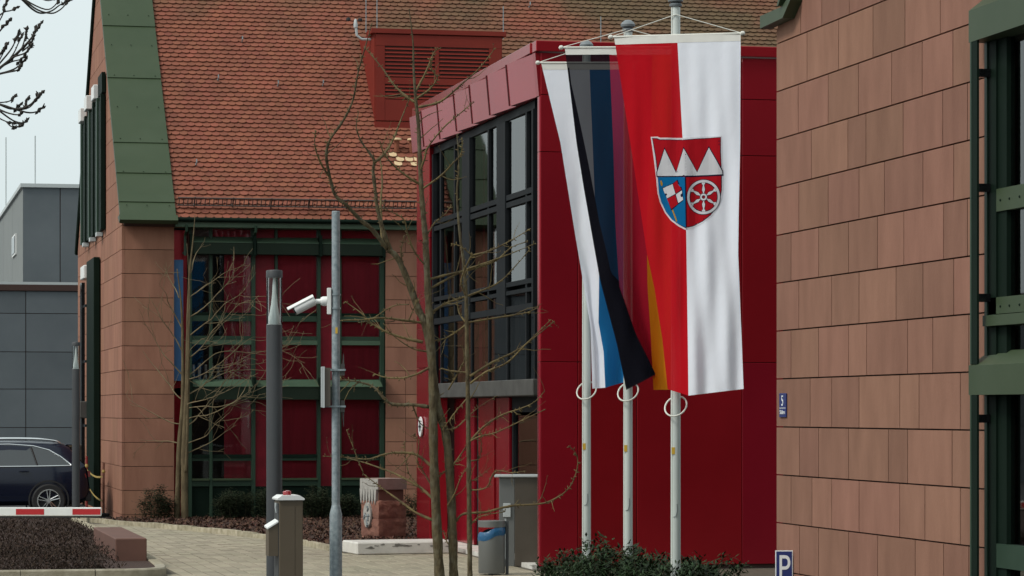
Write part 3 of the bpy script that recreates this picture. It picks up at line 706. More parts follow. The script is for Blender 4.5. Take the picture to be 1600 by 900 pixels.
# ============================================================ stone building on the right
QB = thing('stone_wing', 'sandstone gable wing with green steel window bay at the right edge', 'building', (9.27, 29.48, 0))
def qbx(name, m, parent, x0,x1,y0,y1,z0,z1, c=0.0):
    return bx(name, m, parent, x0-9.27,x1-9.27,y0-29.48,y1-29.48,z0,z1, c=c)
def Qp(x,y,z): return (x-9.27,y-29.48,z)
m1 = MB(); m1.prism([(29.44,-0.02),(23.56,-0.02),(23.56,11.9),(22.6,12.6),(29.44,6.2)], lambda y,z,d: Qp(d,y,z), 9.33, 9.6)
m1.prism([(20.7,-0.02),(16,-0.02),(16,6.2),(20.7,10.8)], lambda y,z,d: Qp(d,y,z), 9.33, 9.6)
m1.prism([(23.555,5.75),(20.71,5.75),(20.71,10.8),(22.6,12.6),(23.555,11.8)], lambda y,z,d: Qp(d,y,z), 9.33, 9.6)
m1.box(0.335,12,-0.32,-0.04,-0.02,6.2)
qwall = m1.build('wall', 'joint_dark', QB)
qj = [[],[27.98,27.14,26.22,25.4,24.57],[28.45,27.46,26.45,25.57,24.66],[28.74,27.78,26.87,25.93,25.12,24.35],[28.31,27.18,26.65,25.62,24.6,24.0],[28.72,27.78,26.85,26.13,25.1,24.33],
 [28.98,28.08,27.16,26.32,25.6,24.58,24.0],[28.72,27.67,26.85,25.81,25.1,24.33],[28.98,28.08,27.16,26.63,25.5,24.85,23.97],[28.35,27.67,26.85,25.71,25.2,24.17],[28.7,28.08,27.16,26.02,25.5,24.37],[28.98,28.29,27.67,26.85,25.71,25.05,24.17],[28.7,28.08,27.16,26.32,25.3,24.58,23.97],[28.4,27.6,26.6,25.7,24.9,24.1]]
def qrow(z0, z1, joints, y_end=23.57):
    ys = [29.48]+list(joints)+[y_end]
    for a, b2 in zip(ys, ys[1:]):
        p = clip([(a-0.009,z0+0.007),(b2+0.009,z0+0.007),(b2+0.009,z1-0.007),(a-0.009,z1-0.007)], [(1, 1/0.981, 29.40+6.3/0.981)])
        if p: MB().prism(p, lambda y,z,d: Qp(d,y,z), 9.27, 9.328).build('stone_panel', 'sandstone', qwall)
for k, js in enumerate(qj):
    z1 = 7.1-0.5*k+0.0
    if k == 0: continue
    qrow(6.6-0.5*k if k < 13 else -0.02, 7.1-0.5*k if k > 1 else 6.6, js) if k > 1 else None
# the two top courses (one tall block at the eave)
qrow(6.1, 6.6, [28.66,27.98,27.14,26.22,25.4,24.57]); qrow(6.6, 7.1, [28.5,27.6,26.6,25.6,24.6]); qrow(7.1, 7.6, [28,27,26,25,24.2])
for k in range(8): qrow(7.6+0.5*k, 8.1+0.5*k, [27.4-0.4*k+0.3*(k%2), 26.2, 25.1, 24.3][(1 if k>3 else 0):])
# green eave and rake profile
m1 = MB(); m1.prism([(29.64,6.28),(29.64,6.41),(28.88,6.41),(28.60,6.50),(28.60,6.44),(28.86,6.29)], lambda y,z,d: Qp(d,y,z), 9.14, 9.268); m1.build('eave_profile', 'green_sheet', QB)
m1 = MB(); m1.prism([(28.94,6.42),(28.88,6.42),(22.6,12.58),(22.6,12.75)], lambda y,z,d: Qp(d,y,z), 9.10, 9.32); m1.build('rake_profile', 'green_sheet', QB)
m1 = MB(); m1.prism([(29.8,6.25),(22.6,12.8),(15.4,6.25)], lambda y,z,d: Qp(d,y,z), 9.61, 21.0); m1.build('roof', 'roof_under', QB)
# window bay
BX = 9.12
for zt, zf, zb, nm in ((5.82,5.66,5.39,'hood'),(2.78,2.65,2.40,'ledge')):
    m1 = MB(); m1.prism([(9.33,zb),(BX,zb),(BX,zf),(9.33,zt)], lambda x,z,d: Qp(x,d,z), 20.8, 23.585); m1.build(nm, 'green_sheet', QB)
for z0, z1 in ((2.66,5.39),(0.0,2.40)):
    m1 = MB(); m1.box(BX+0.003-9.27, BX+0.022-9.27, 23.40-29.48, 23.52-29.48, z0, z1); m1.build('guide_rail', 'green_dark', QB)
    qbx('rail_edge', 'green_paint', QB, BX, BX+0.018, 23.522, 23.555, z0, z1)
    qbx('frame_jamb', 'green_paint', QB, 9.25, 9.345, 23.50, 23.555, z0, z1); qbx('frame_jamb', 'green_dark', QB, 9.262, 9.345, 23.32, 23.497, z0, z1)
    qbx('frame_jamb', 'green_dark', QB, 9.280, 9.345, 23.13, 23.315, z0, z1)
    qbx('mullion', 'green_dark', QB, 9.30, 9.36, 21.9, 22.0, z0, z1)
for z in (5.12, 3.22, 2.2, 4.15):
    qbx('rail_clip', 'black_gloss', QB, BX+0.022, 9.26, 23.44, 23.5, z-0.035, z+0.035)
qbx('transom', 'green_sheet', QB, 9.262, 9.35, 20.8, 23.315, 3.94, 4.13); qbx('transom', 'green_sheet', QB, 9.262, 9.35, 20.8, 23.49, 3.08, 3.22)
qbx('transom', 'green_sheet', QB, 9.21, 9.34, 20.8, 23.495, 2.98, 3.07); qbx('transom', 'green_paint', QB, 9.262, 9.35, 20.8, 23.315, 0.95, 1.15)
for z in (4.03, 3.14):
    for y in (23.22, 23.02, 22.8): m1 = MB(); m1.lathe([(0.012,0.0),(0.008,-0.008)], 8, Qp(9.262,y,z), axis='x'); m1.build('screw', 'green_dark', QB)
for z0, z1 in ((4.13,5.39),(3.22,3.94),(2.66,2.98),(1.15,2.40),(0.0,0.95)): qbx('pane', 'glass', QB, 9.318, 9.325, 20.8, 23.128, z0, z1)
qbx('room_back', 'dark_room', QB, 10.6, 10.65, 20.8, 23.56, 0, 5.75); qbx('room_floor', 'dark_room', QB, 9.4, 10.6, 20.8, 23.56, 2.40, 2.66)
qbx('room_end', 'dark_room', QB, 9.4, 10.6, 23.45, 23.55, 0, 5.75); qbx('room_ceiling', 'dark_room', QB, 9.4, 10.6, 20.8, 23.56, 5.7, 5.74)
# house number plate
o = thing('house_number_plate', 'small dark blue enamel house number plate on the sandstone wall', 'sign', (9.262, 29.22, 2.325))
bx('plate', 'sign_blue', o, -0.008, 0.004, -0.115, 0.115, -0.125, 0.125, c=0.003)
bx('divider', 'sign_white', o, -0.0105, -0.0085, -0.105, 0.10, -0.032, -0.026)
rotm = Matrix(((0,0,-1,0),(-1,0,0,0),(0,1,0,0),(0,0,0,1)))
for txt, size, z in (('5', 0.155, -0.005), ('Süders', 0.062, -0.092)):
    me = text_mesh(txt, size); me.transform(rotm); me.materials.clear(); me.materials.append(MATS['sign_white']); link('lettering', me, o, (-0.0105, 0, z))

# ============================================================ grey buildings behind
GB = thing('grey_hall', 'tall pale grey metal clad hall against the sky at the far left', 'building', (4.86, 96.2, 0))
m1 = MB(); m1.box(0.04, 14, 0.04, 30, 0, 9.5); core = m1.build('wall', 'joint_dark', GB)
for a, b2 in ((0.0,1.18),(1.2,4.2),(4.22,7.2)): bx('cladding_panel', 'grey_panel', core, a+0.005, b2-0.005, 0.0, 0.035, 0, 9.5)
for a, b2 in ((0.0,7.0),(7.02,14),(14.02,22)): bx('cladding_panel', 'grey_clad', core, 0.0, 0.035, a+0.04, b2, 0, 9.5)
bx('roof_edge', 'light_trim', GB, -0.08, 14, -0.08, 30, 9.5, 9.62)
bx('vent_frame', 'white_paint', GB, -0.05, 0.0, 4.1, 6.5, 7.55, 8.25); bx('vent_grille', 'black_gloss', GB, -0.07, -0.05, 4.3, 6.3, 7.62, 8.18)
for x, y, h in ((0.5,2.0,1.75),(0.0,12,2.6)): m1 = MB(); m1.tube([(x,y,9.6),(x,y,9.6+h)], 0.022, 5); m1.build('antenna_mast', 'light_trim', GB)
GC = thing('concrete_wing', 'lower dark grey wing with large concrete panels behind the parked car', 'building', (-6, 89, 0))
m1 = MB(); m1.box(-40, 12.6, 0.04, 6, 0, 6.0); core = m1.build('wall', 'joint_dark', GC)
zz = [-0.02,0.65,1.78,2.93,4.04,5.19,5.86]
for z0, z1 in zip(zz, zz[1:]):
    for a, b2 in [(10.58-3.5*k,14.08-3.5*k) for k in range(1,13)]+[(10.58,12.6)]: bx('concrete_panel', 'grey_panel', core, a+0.012, b2-0.012, 0.0, 0.035, z0+0.01, z1-0.01)
bx('roof_edge', 'roof_under', GC, -40, 12.6, -0.06, 6, 5.87, 6.05); bx('roof_flashing', 'light_trim', GC, 9.2, 12.6, -0.03, 6, 6.052, 6.13)

# ============================================================ flagpoles and flags
FA = R(-YAW)      # flags hang square to the street the camera looks down
pole_spots = [(9.05,32.62,'nearest white flagpole carrying the red and white flag'),(9.07,34.87,'middle white flagpole carrying the black red gold flag'),(9.05,36.92,'farthest white flagpole carrying the white and blue flag')]
def flagpole(x, y, label):
    o = thing('flagpole', label, 'flagpole', (x,y,0), FA, 'three flagpoles before the red pavilion')
    m1 = MB(); m1.lathe([(0.058,-0.02),(0.056,2.5),(0.052,6.92),(0.045,6.94)], 20); m1.build('pole', 'pole_white', o, smooth=True)
    m1 = MB(); m1.lathe([(0.05,6.90),(0.07,6.91),(0.075,6.93),(0.06,6.945)], 20); m1.build('collar', 'cap_grey', o, smooth=True)
    m1 = MB(); m1.lathe([(0.04,6.945),(0.085,6.965),(0.09,6.99),(0.07,7.02),(0.035,7.045),(0.005,7.05)], 20); m1.build('cap', 'cap_grey', o, smooth=True)
    bx('sticker', 'yellow', o, -0.050,-0.012,-0.058,-0.045,1.77,1.85)
    m1 = MB(); m1.tube([(-0.045,-0.04,0.02),(-0.042,-0.036,6.9)], 0.004, 4); m1.build('halyard', 'rope', o)
    m1 = MB(); m1.tube([(-0.03,-0.055,1.05),(0.0,-0.062,1.06),(0.015,-0.06,1.12),(0.012,-0.058,1.2)], 0.005, 5); m1.build('cleat', 'cap_grey', o)
    return o
for x, y, l in pole_spots: flagpole(x, y, l)

def make_flag(name, label, x, y, zc, cols, bottoms, mats, depth, header=0.085, bar=(-0.79,0.79), kbar=-0.0, nseg=10, nv=44, ring_z=2.3, tie=0.25):
    """cols: list of tables height -> lateral position for every seam ; bottoms: hem height per seam ; mats: cloth between seams"""
    o = thing(name, label, 'flag', (x,y,0), FA)
    def P(ci, q, t):
        # ci: strip, q: 0..1 across the strip, t: 0..1 down
        hb = bottoms[ci]*(1-q)+bottoms[ci+1]*q; h = zc+(hb-zc)*t
        a = interp(cols[ci], h)*(1-q)+interp(cols[ci+1], h)*q
        return (a, depth(ci+q, t, a, h), h)
    for ci, m in enumerate(mats):
        mb = MB(); t_h = header/(zc-bottoms[ci])
        vs = []; F = []
        for i in range(nv+1):
            t = t_h + (1-t_h)*i/nv
            for j in range(nseg+1): vs.append(P(ci, j/nseg, t))
        for i in range(nv):
            for j in range(nseg): k = i*(nseg+1)+j; F.append((k,k+1,k+nseg+2,k+nseg+1))
        mb.add(vs, F); mb.build('cloth_'+m.split('_')[1], m, o, smooth='all', fix=False)
        mb = MB(); vs = [P(ci, j/nseg, t_h*tt) for tt in (0,1) for j in range(nseg+1)]
        vs = [(p[0],p[1]-0.003,p[2]) for p in vs]
        mb.add(vs, [(j,j+1,nseg+2+j,nseg+1+j) for j in range(nseg)]); mb.build('header', 'cloth_head', o, smooth='all', fix=False)
    p0, p1 = (bar[0], depth(0,0,bar[0],zc), zc+0.004), (bar[1], depth(len(mats),0,bar[1],zc), zc+0.004)
    m1 = MB(); m1.tube([p0,p1], 0.013, 8); cb = m1.build('crossbar', 'crossbar', o, smooth=True)
    for p in (p0, p1): m1 = MB(); m1.lathe([(0.005,-.03),(0.024,-.018),(0.028,0),(0.024,.018),(0.005,.03)], 10, p, axis='x'); m1.build('end_knob', 'crossbar', cb, smooth=True)
    top = (0.0,-0.06,zc+tie)
    m1 = MB(); m1.tube([p0,top,p1], 0.005, 5); m1.build('suspension_cord', 'rope', o)
    m1 = MB(); pts = []
    for k in range(25):
        a = math.pi*2*k/24; pts.append((0.125*math.cos(a)+0.0, 0.10*math.sin(a)-0.02, ring_z+0.11*math.sin(a)+0.03*math.cos(a)))
    m1.tube(pts, 0.010, 6, cap=False); m1.build('weight_ring', 'crossbar', o, smooth='all')
    return o, P
def tab(s, u0, rows): return sorted([(2.26+(643-v)/s, (u-u0)/s) for v, u in rows])
# nearest flag : red and white with a coat of arms
def swing(frac, vis, full): return max(0.0, full*full-vis*vis)**0.5
f3 = [tab(136,1056,r) for r in ([(58,960),(150,974),(230,986),(330,1001),(400,1011),(450,1022),(530,1034),(625,1044)], [(58,1057),(230,1065.5),(370,1070),(450,1071),(625,1072)], [(58,1154.5),(225,1153),(330,1150),(400,1149),(450,1151),(530,1154),(625,1157)])]
def d3(c, t, a, h):
    base = -0.15 - 0.26*t - 0.19*a
    w = interp(f3[1],h)-interp(f3[0],h); q = max(0, 1-c)
    back = q*swing(q, min(w,0.70), 0.72)*0.32
    fold = 0.018*t*math.sin(9*a+3.5*h)+0.022*(t**.7)*math.sin(19*a-2.2*h+1)+0.03*t*math.sin(5*a+1.3*h)+0.010*(t**.5)*math.sin(34*a+1.5*h)
    e = max(0, c-1.0); fold += 0.02*t*t*math.sin(4.5*e*2+1.7*h)
    return base+back+fold
flag3, P3 = make_flag('red_white_flag', 'tall red and white flag with a coat of arms on the nearest pole', 9.05, 32.62, 6.56, f3, [2.515,2.44,2.515], ['cloth_red','cloth_white'], d3, bar=(-0.745,0.745), nseg=40, nv=120, ring_z=2.32, tie=0.25)
# middle flag : black, red, gold
f2 = [tab(127.8,981,r) for r in ([(77,882),(225,900),(300,912),(380,926),(437,936),(450,939),(537,962),(620,979)], [(77,951),(225,957),(350,960),(450,966),(525,992),(586,1021),(600,1024)], [(77,1018),(225,1016),(350,1009),(450,1010),(525,1015),(620,1020)], [(77,1084),(225,1080),(350,1060),(450,1052),(620,1048)])]
def d2(c, t, a, h):
    base = -0.15-0.12*t-0.02*a
    back = 0.0
    if c < 1: back = -0.10*t*math.sin(c*math.pi)
    if 1 <= c <= 2: back = 0.25*t*math.sin((c-1)*math.pi)*1.0
    if c > 2: back = 0.15*t*math.sin((c-2)*math.pi)
    front = -0.16*t*t*max(0,1-abs(c-1))
    return base+back+front+0.02*t*math.sin(11*a+4*h)+0.015*t*math.sin(21*a-2*h)
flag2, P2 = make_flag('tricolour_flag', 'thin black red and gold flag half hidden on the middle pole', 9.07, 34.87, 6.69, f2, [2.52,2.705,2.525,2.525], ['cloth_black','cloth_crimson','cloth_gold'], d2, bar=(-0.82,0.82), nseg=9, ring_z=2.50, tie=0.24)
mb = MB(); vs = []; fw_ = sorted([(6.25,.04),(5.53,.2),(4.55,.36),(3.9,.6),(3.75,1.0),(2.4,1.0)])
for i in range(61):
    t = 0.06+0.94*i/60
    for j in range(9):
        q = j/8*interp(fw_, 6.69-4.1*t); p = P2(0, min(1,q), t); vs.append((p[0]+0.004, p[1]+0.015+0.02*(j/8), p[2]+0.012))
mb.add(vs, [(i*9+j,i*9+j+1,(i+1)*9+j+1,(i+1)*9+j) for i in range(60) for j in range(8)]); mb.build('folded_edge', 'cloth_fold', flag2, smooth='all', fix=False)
# farthest flag : white and blue
f1 = [tab(121,916,r) for r in ([(101,845),(225,875),(350,895),(410,905),(450,912),(512,922),(620,925)], [(101,920),(225,925),(350,930),(432,935),(505,934),(550,942),(620,945)], [(101,993),(225,987),(350,985),(450,985),(620,974)])]
def d1(c, t, a, h):
    return -0.15+0.10*t*math.sin(c*math.pi*1.5)+0.02*t*math.sin(13*a+4*h)+0.015*t*math.sin(25*a-3*h)
flag1, P1 = make_flag('white_blue_flag', 'white and blue flag mostly hidden on the farthest pole', 9.05, 36.92, 6.74, f1, [2.555,2.565,2.64], ['cloth_white','cloth_blue'], d1, bar=(-0.63,0.66), nseg=11, ring_z=2.53, tie=0.22)
# coat of arms printed on the nearest flag : shapes given in metres on the cloth (a right, h up), laid on its surface
def surf3(a, h, lift):
    l, m, r = interp(f3[0],h), interp(f3[1],h), interp(f3[2],h)
    c = (a-l)/(m-l) if a < m else 1+(a-m)/(r-m)
    t = (6.56-h)/(6.56-2.48)
    return (a, d3(c, t, a, h)-lift, h)
def px(x, y): return ((x/5.454+1005-1056)/136.0, 2.26+(643-205-y/5.454)/136.0)   # drawing units of the arms to metres
def printed(name, m, pts, layer):
    pp = [px(*p) for p in pts]; me = bpy.data.meshes.new(name)
    xs_, hs_ = [p[0] for p in pp], [p[1] for p in pp]; st = 0.035
    grid = [(min(xs_)+st*(i+.5), min(hs_)+st*(j+.5)) for i in range(int((max(xs_)-min(xs_))/st)+1) for j in range(int((max(hs_)-min(hs_))/st)+1)]
    grid += [(interp(f3[1], h_), h_) for h_ in [min(hs_)+0.012*k for k in range(int((max(hs_)-min(hs_))/0.012)+1)]]   # follow the seam of the cloth
    grid = [g_ for g_ in grid if inside(g_, pp)]
    loop = []
    for i in range(len(pp)):
        a_, b_ = Vector(pp[i]), Vector(pp[(i+1) % len(pp)]); k = max(1, int((b_-a_).length/st))
        loop += [a_.lerp(b_, j/k) for j in range(k)]
    vv, _, ff, _, _, _ = delaunay_2d_cdt([Vector(q) for q in loop]+[Vector(q) for q in grid], [], [list(range(len(loop)))], 1, 1e-6)
    me.from_pydata([surf3(v.x, v.y, 0.003+0.0011*layer) for v in vv], [], [tuple(f) for f in ff]); me.materials.append(MATS[m])
    return link(name, me, ARMS)
SH = [(62,57),(120,57),(140,67),(340,75),(450,67),(656,64),(660,200),(668,400),(668,520),(655,600),(620,680),(570,745),(500,800),(420,840),(348,858),(290,825),(230,775),(180,705),(140,620),(118,540),(105,400),(85,230)]
def shrink(pts, k, c=(370,400)):
    out = []; n = len(pts)
    for i in range(n):
        p0, p1, p2 = Vector(pts[i-1]), Vector(pts[i]), Vector(pts[(i+1) % n])
        t = ((p1-p0).normalized()+(p2-p1).normalized()).normalized(); nn = Vector((-t.y, t.x))
        out.append(tuple(p1+nn*k))
    return out
ARMS = flag3
ARMS = printed('coat_of_arms', 'print_white', SH, 0)
IN = shrink(SH, 15)
printed('shield_outline', 'print_line', IN, 1)
IN2 = shrink(SH, 21)
printed('shield_field', 'print_red', IN2, 2)
printed('rake_outline', 'print_line', [(110,400),(108,360),(176,150),(274,360),(334,150),(448,360),(546,145),(664,362),(666,402),(346,410)], 3)
printed('white_rake', 'print_white', [(117,392),(115,362),(177,166),(273,372),(335,166),(448,370),(547,161),(656,366),(658,390),(346,398)], 4)
blue = [(120,402),(346,408),(352,838),(292,808),(238,765),(190,700),(152,618),(130,540)]
printed('blue_quarter', 'print_blue', blue, 3)
printed('quarter_line', 'print_line', [(343,405),(352,405),(357,842),(349,842)], 5)
printed('flag_staff', 'print_gold', [(236,685),(246,680),(280,778),(272,788)], 5)
printed('staff_tip', 'print_gold', [(140,435),(150,428),(162,462),(156,480),(145,470)], 5)
printed('banner_outline', 'print_line', [(155,494),(245,458),(284,428),(300,470),(286,462),(292,486),(316,492),(322,520),(330,606),(285,640),(232,690),(200,590)], 5)
printed('banner_field', 'print_white', [(163,497),(242,465),(266,548),(196,584),(190,560),(200,555),(192,540),(180,545),(170,520)], 6)
printed('banner_field', 'print_red', [(246,462),(280,436),(288,470),(304,490),(314,514),(270,546)], 6)
printed('banner_field', 'print_red', [(198,590),(264,556),(286,634),(232,676)], 6)
printed('banner_field', 'print_white', [(270,554),(318,522),(320,545),(306,560),(314,580),(324,575),(328,602),(290,628)], 6)
wc = (500,580)
def ring_print(r0, r1, m, lay, name):
    n = 40; vs = [surf3(*px(wc[0]+r*math.cos(2*math.pi*k/n), wc[1]+r*1.06*math.sin(2*math.pi*k/n)), 0.003+0.0011*lay) for r in (r0, r1) for k in range(n)]
    me = bpy.data.meshes.new(name); me.from_pydata(vs, [], [(k,(k+1)%n,n+(k+1)%n,n+k) for k in range(n)]); me.materials.append(MATS[m]); link(name, me, ARMS)
ring_print(112, 143, 'print_line', 4, 'wheel_outline'); ring_print(118, 138, 'print_white', 5, 'wheel_rim')
ring_print(9, 32, 'print_line', 6, 'hub_outline'); ring_print(14, 28, 'print_white', 7, 'wheel_hub')
for k in range(6):
    a = math.pi/6+k*math.pi/3; ca_, sa_ = math.cos(a), math.sin(a)
    def sp(r, w): return (wc[0]+r*ca_-w*sa_, wc[1]+1.06*(r*sa_+w*ca_))
    prof = [(30,5),(40,5),(55,12),(72,10),(92,5),(100,6),(104,13),(116,13)]
    printed('spoke_outline', 'print_line', [sp(r,w+4) for r,w in prof]+[sp(r,-w-4) for r,w in prof[::-1]], 4)
    printed('wheel_spoke', 'print_white', [sp(r,w) for r,w in prof]+[sp(r,-w) for r,w in prof[::-1]], 5)

# ============================================================ lamps, posts, camera
def lamp_post(x, y, label):
    o = thing('lamp_post', label, 'lamp post', (x,y,0), FA, 'cylindrical lamp posts')
    m1 = MB(); m1.lathe([(0.08,-0.02),(0.08,3.12),(0.078,3.13)], 24); m1.build('post', 'lamp_grey', o, smooth=True)
    m1 = MB(); m1.lathe([(0.076,3.13),(0.066,3.17),(0.05,3.24),(0.034,3.33),(0.022,3.44),(0.016,3.56),(0.013,3.60)], 24); m1.build('reflector_cone', 'reflector', o, smooth=True)
    m1 = MB(); m1.lathe([(0.079,3.132),(0.079,3.60),(0.075,3.60),(0.075,3.134)], 24); m1.build('glass_tube', 'glass_clear', o, smooth=True)
    m1 = MB(); m1.lathe([(0.083,3.60),(0.083,3.665),(0.076,3.675),(0.02,3.68)], 24); m1.build('lid', 'lamp_grey', o, smooth=True)
    m1 = MB(); m1.lathe([(0.19,-0.02),(0.19,0.02),(0.085,0.05)], 20); m1.build('base_flange', 'cap_grey', o, smooth=True)
    return o
lamp_post(3.97, 29.33, 'dark grey cylindrical lamp post close behind the ticket column')
lamp_post(4.13, 60.6, 'distant dark grey lamp post in front of the parked car')

gp = thing('camera_mast', 'mottled galvanised steel mast carrying the security camera', 'mast', (4.51,28.8,0), FA)
m1 = MB(); m1.lathe([(0.062,-0.02),(0.062,1.24),(0.058,1.26),(0.042,1.33),(0.041,1.335)], 20); m1.build('sleeve', 'galvanised', gp, smooth=True)
m1 = MB(); m1.lathe([(0.0405,1.32),(0.0405,4.235),(0.036,4.24)], 20); m1.build('shaft', 'galvanised', gp, smooth=True)
bx('sticker', 'yellow', gp, -0.002, 0.020, -0.0445, -0.036, 3.03, 3.09)
sc = thing('security_camera', 'white bullet security camera pointing left on the steel mast', 'camera', (4.51,28.8,3.25), FA)
bx('mount_plate', 'white_paint', sc, -0.085,-0.043,-0.045,0.045,-0.03,0.23, c=0.004)
for z in (0.03, 0.165):
    m1 = MB(); m1.lathe([(0.0425,-.008),(0.049,-.008),(0.049,.008),(0.0425,.008)], 18, (0,0,z)); m1.build('strap', 'galvanised', sc, smooth=True)
m1 = MB(); m1.lathe([(0.047,-.05),(0.047,-.012),(0.038,0),(0.0,0.0)][::-1], 18, (-0.085,0,0.095), axis='x')
m1 = MB(); m1.lathe([(0.0,0.0),(0.047,0.0),(0.047,-0.045),(0.036,-0.065),(0.0,-0.065)], 18, (-0.085,0,0.10), axis='x'); m1.build('joint_base', 'white_paint', sc, smooth=True)
m1 = MB(); m1.tube([(-0.14,0,0.10),(-0.19,0,0.098),(-0.215,0,0.09)], 0.024, 12); m1.build('swivel_arm', 'white_paint', sc, smooth=True)
hd = Vector((-1,-.08,-0.52)).normalized(); h0 = Vector((-0.205,0,0.115)); side = hd.cross(Vector((0,0,1))).normalized(); upv = side.cross(hd)
m1 = MB(); prof8 = [(math.cos(math.pi*2*k/12+0.26)*0.055, math.sin(math.pi*2*k/12+0.26)*0.052) for k in range(12)]
vs = [h0+hd*d+side*a*k+upv*b_*k for d, k in ((0,.7),(0.015,1.0),(0.215,1.0),(0.225,.95)) for a, b_ in prof8]
m1.add(vs, [(i*12+j,i*12+(j+1)%12,(i+1)*12+(j+1)%12,(i+1)*12+j) for i in range(3) for j in range(12)]+[tuple(range(11,-1,-1)), tuple(36+j for j in range(12))])
m1.build('housing', 'white_paint', sc, smooth=True)
m1 = MB(); vs = [h0+hd*d+side*a+upv*u_ for d in (0.0,0.285) for a, u_ in ((-.058,.035),(-.04,.058),(.04,.058),(.058,.035),(.058,.028),(-.058,.028))]
m1.add(vs, [(j,(j+1)%6,6+(j+1)%6,6+j) for j in range(6)]+[(5,4,3,2,1,0),(6,7,8,9,10,11)]); m1.build('sun_shield', 'white_paint', sc)
m1 = MB(); m1.tube([h0+hd*0.222-upv*.004, h0+hd*0.238-upv*.004], 0.043, 16); m1.build('lens', 'black_gloss', sc, smooth=True)
sb = thing('sign_seen_edge_on', 'grey sign panel seen edge on from behind, clamped to the camera mast', 'sign', (4.51,28.8,2.28), FA)
m1 = MB(); vs = []
for a, b_ in ((-0.125,-.05),(-0.135,-.03),(-0.02,0.55),(-0.01,0.53)):
    pass
bx('panel', 'light_trim', sb, -0.138,-0.124,-0.16,0.30,0.02,0.42, c=0.003)
bx('rim', 'light_trim', sb, -0.123,-0.10,-0.165,-0.15,0.018,0.422); bx('back_sheet', 'steel_brown', sb, -0.1235,-0.045,-0.14,-0.13,0.03,0.41)
for z in (0.03, 0.39):
    m1 = MB(); m1.lathe([(0.0425,-.01),(0.05,-.01),(0.05,.01),(0.0425,.01)], 18, (0,0,z)); cl = m1.build('clamp', 'galvanised', sb, smooth=True)
    bx('clamp_bar', 'galvanised', cl, -0.12, 0.10, -0.062, -0.045, z-0.009, z+0.009)
    bx('clamp_end', 'sill_grey', cl, 0.05, 0.09, -0.05, -0.03, z-0.055, z+0.06)
    m1 = MB(); m1.prism([(0.06,z+0.0),(0.085,z+0.0),(0.08,z+0.16 if z > 0.2 else z-0.2),(0.075,z+0.16 if z > 0.2 else z-0.2)], lambda a,b_,d: (a,d,b_), -0.03, -0.01); m1.build('cable_tie', 'sill_grey', cl)

# ticket / barrier column
bc = thing('barrier_column', 'brown grey ticket column with white cap and red beacon', 'barrier column', (3.995,28.30,0), 0.0)
bx('housing', 'box_brown', bc, -0.115,0.115,0.0,0.36,0.0,1.40, c=0.005)
bx('front_door', 'box_brown', bc, -0.105,0.035,-0.006,-0.0005,0.03,1.34); bx('front_strip', 'box_brown', bc, 0.040,0.108,-0.006,-0.0005,0.03,1.34)
bx('side_door', 'lamp_grey', bc, -0.121,-0.1155,0.02,0.34,0.03,1.37)
m1 = MB(); m1.prism([(-0.135,1.402),(0.128,1.402),(0.128,1.418),(0.08,1.448),(-0.09,1.448),(-0.135,1.418)], lambda a,z,d: (a,d,z), -0.02, 0.38); m1.build('cap', 'white_paint', bc)
m1 = MB(); m1.lathe([(0.040,1.448),(0.042,1.478),(0.036,1.487),(0.018,1.492),(0.0,1.493)], 16, (-0.02,0.15,0)); m1.build('beacon', 'lens_red', bc, smooth=True)
m1 = MB(); m1.prism([(-0.215,0.86),(-0.122,0.86),(-0.122,1.19),(-0.215,1.13)], lambda a,z,d: (a,d,z), 0.03, 0.25); rd_ = m1.build('reader', 'box_brown', bc)
m1 = MB(); m1.add([(-0.228,0.02,1.135),(-0.122,0.02,1.20),(-0.122,0.26,1.215),(-0.228,0.26,1.15)]+[(-0.228,0.02,1.12),(-0.122,0.02,1.185),(-0.122,0.26,1.20),(-0.228,0.26,1.135)], [(0,1,2,3),(7,6,5,4),(0,4,5,1),(1,5,6,2),(2,6,7,3),(3,7,4,0)]); m1.build('reader_lid', 'white_paint', rd_)
m1 = MB(); m1.tube([(-0.135,0.06,1.28),(-0.145,0.05,1.33),(-0.14,0.05,1.375)], [0.009,0.010,0.014], 8); m1.build('lock_handle', 'light_trim', bc, smooth=True)

# boom barrier
bb = thing('boom_barrier', 'white and red boom barrier lowered across the lane at lower left', 'barrier', (-1.4,39.7,0), R(-YAW))
bx('cabinet', 'box_brown', bb, -0.18,0.18,-0.15,0.15,-0.02,1.10, c=0.01)
bx('boom', 'white_paint', bb, -0.6, 4.50, -0.20, -0.155, 0.90, 1.012, c=0.008)
bx('rubber_strip', 'rubber', bb, -0.4, 4.50, -0.19, -0.165, 0.878, 0.899)
k = 0
for x1 in (4.49, 3.755, 3.02, 2.285, 1.55):
    bx('red_stripe', 'signal_red', bb, x1-0.365, x1, -0.2035, -0.2002, 0.918, 0.993)

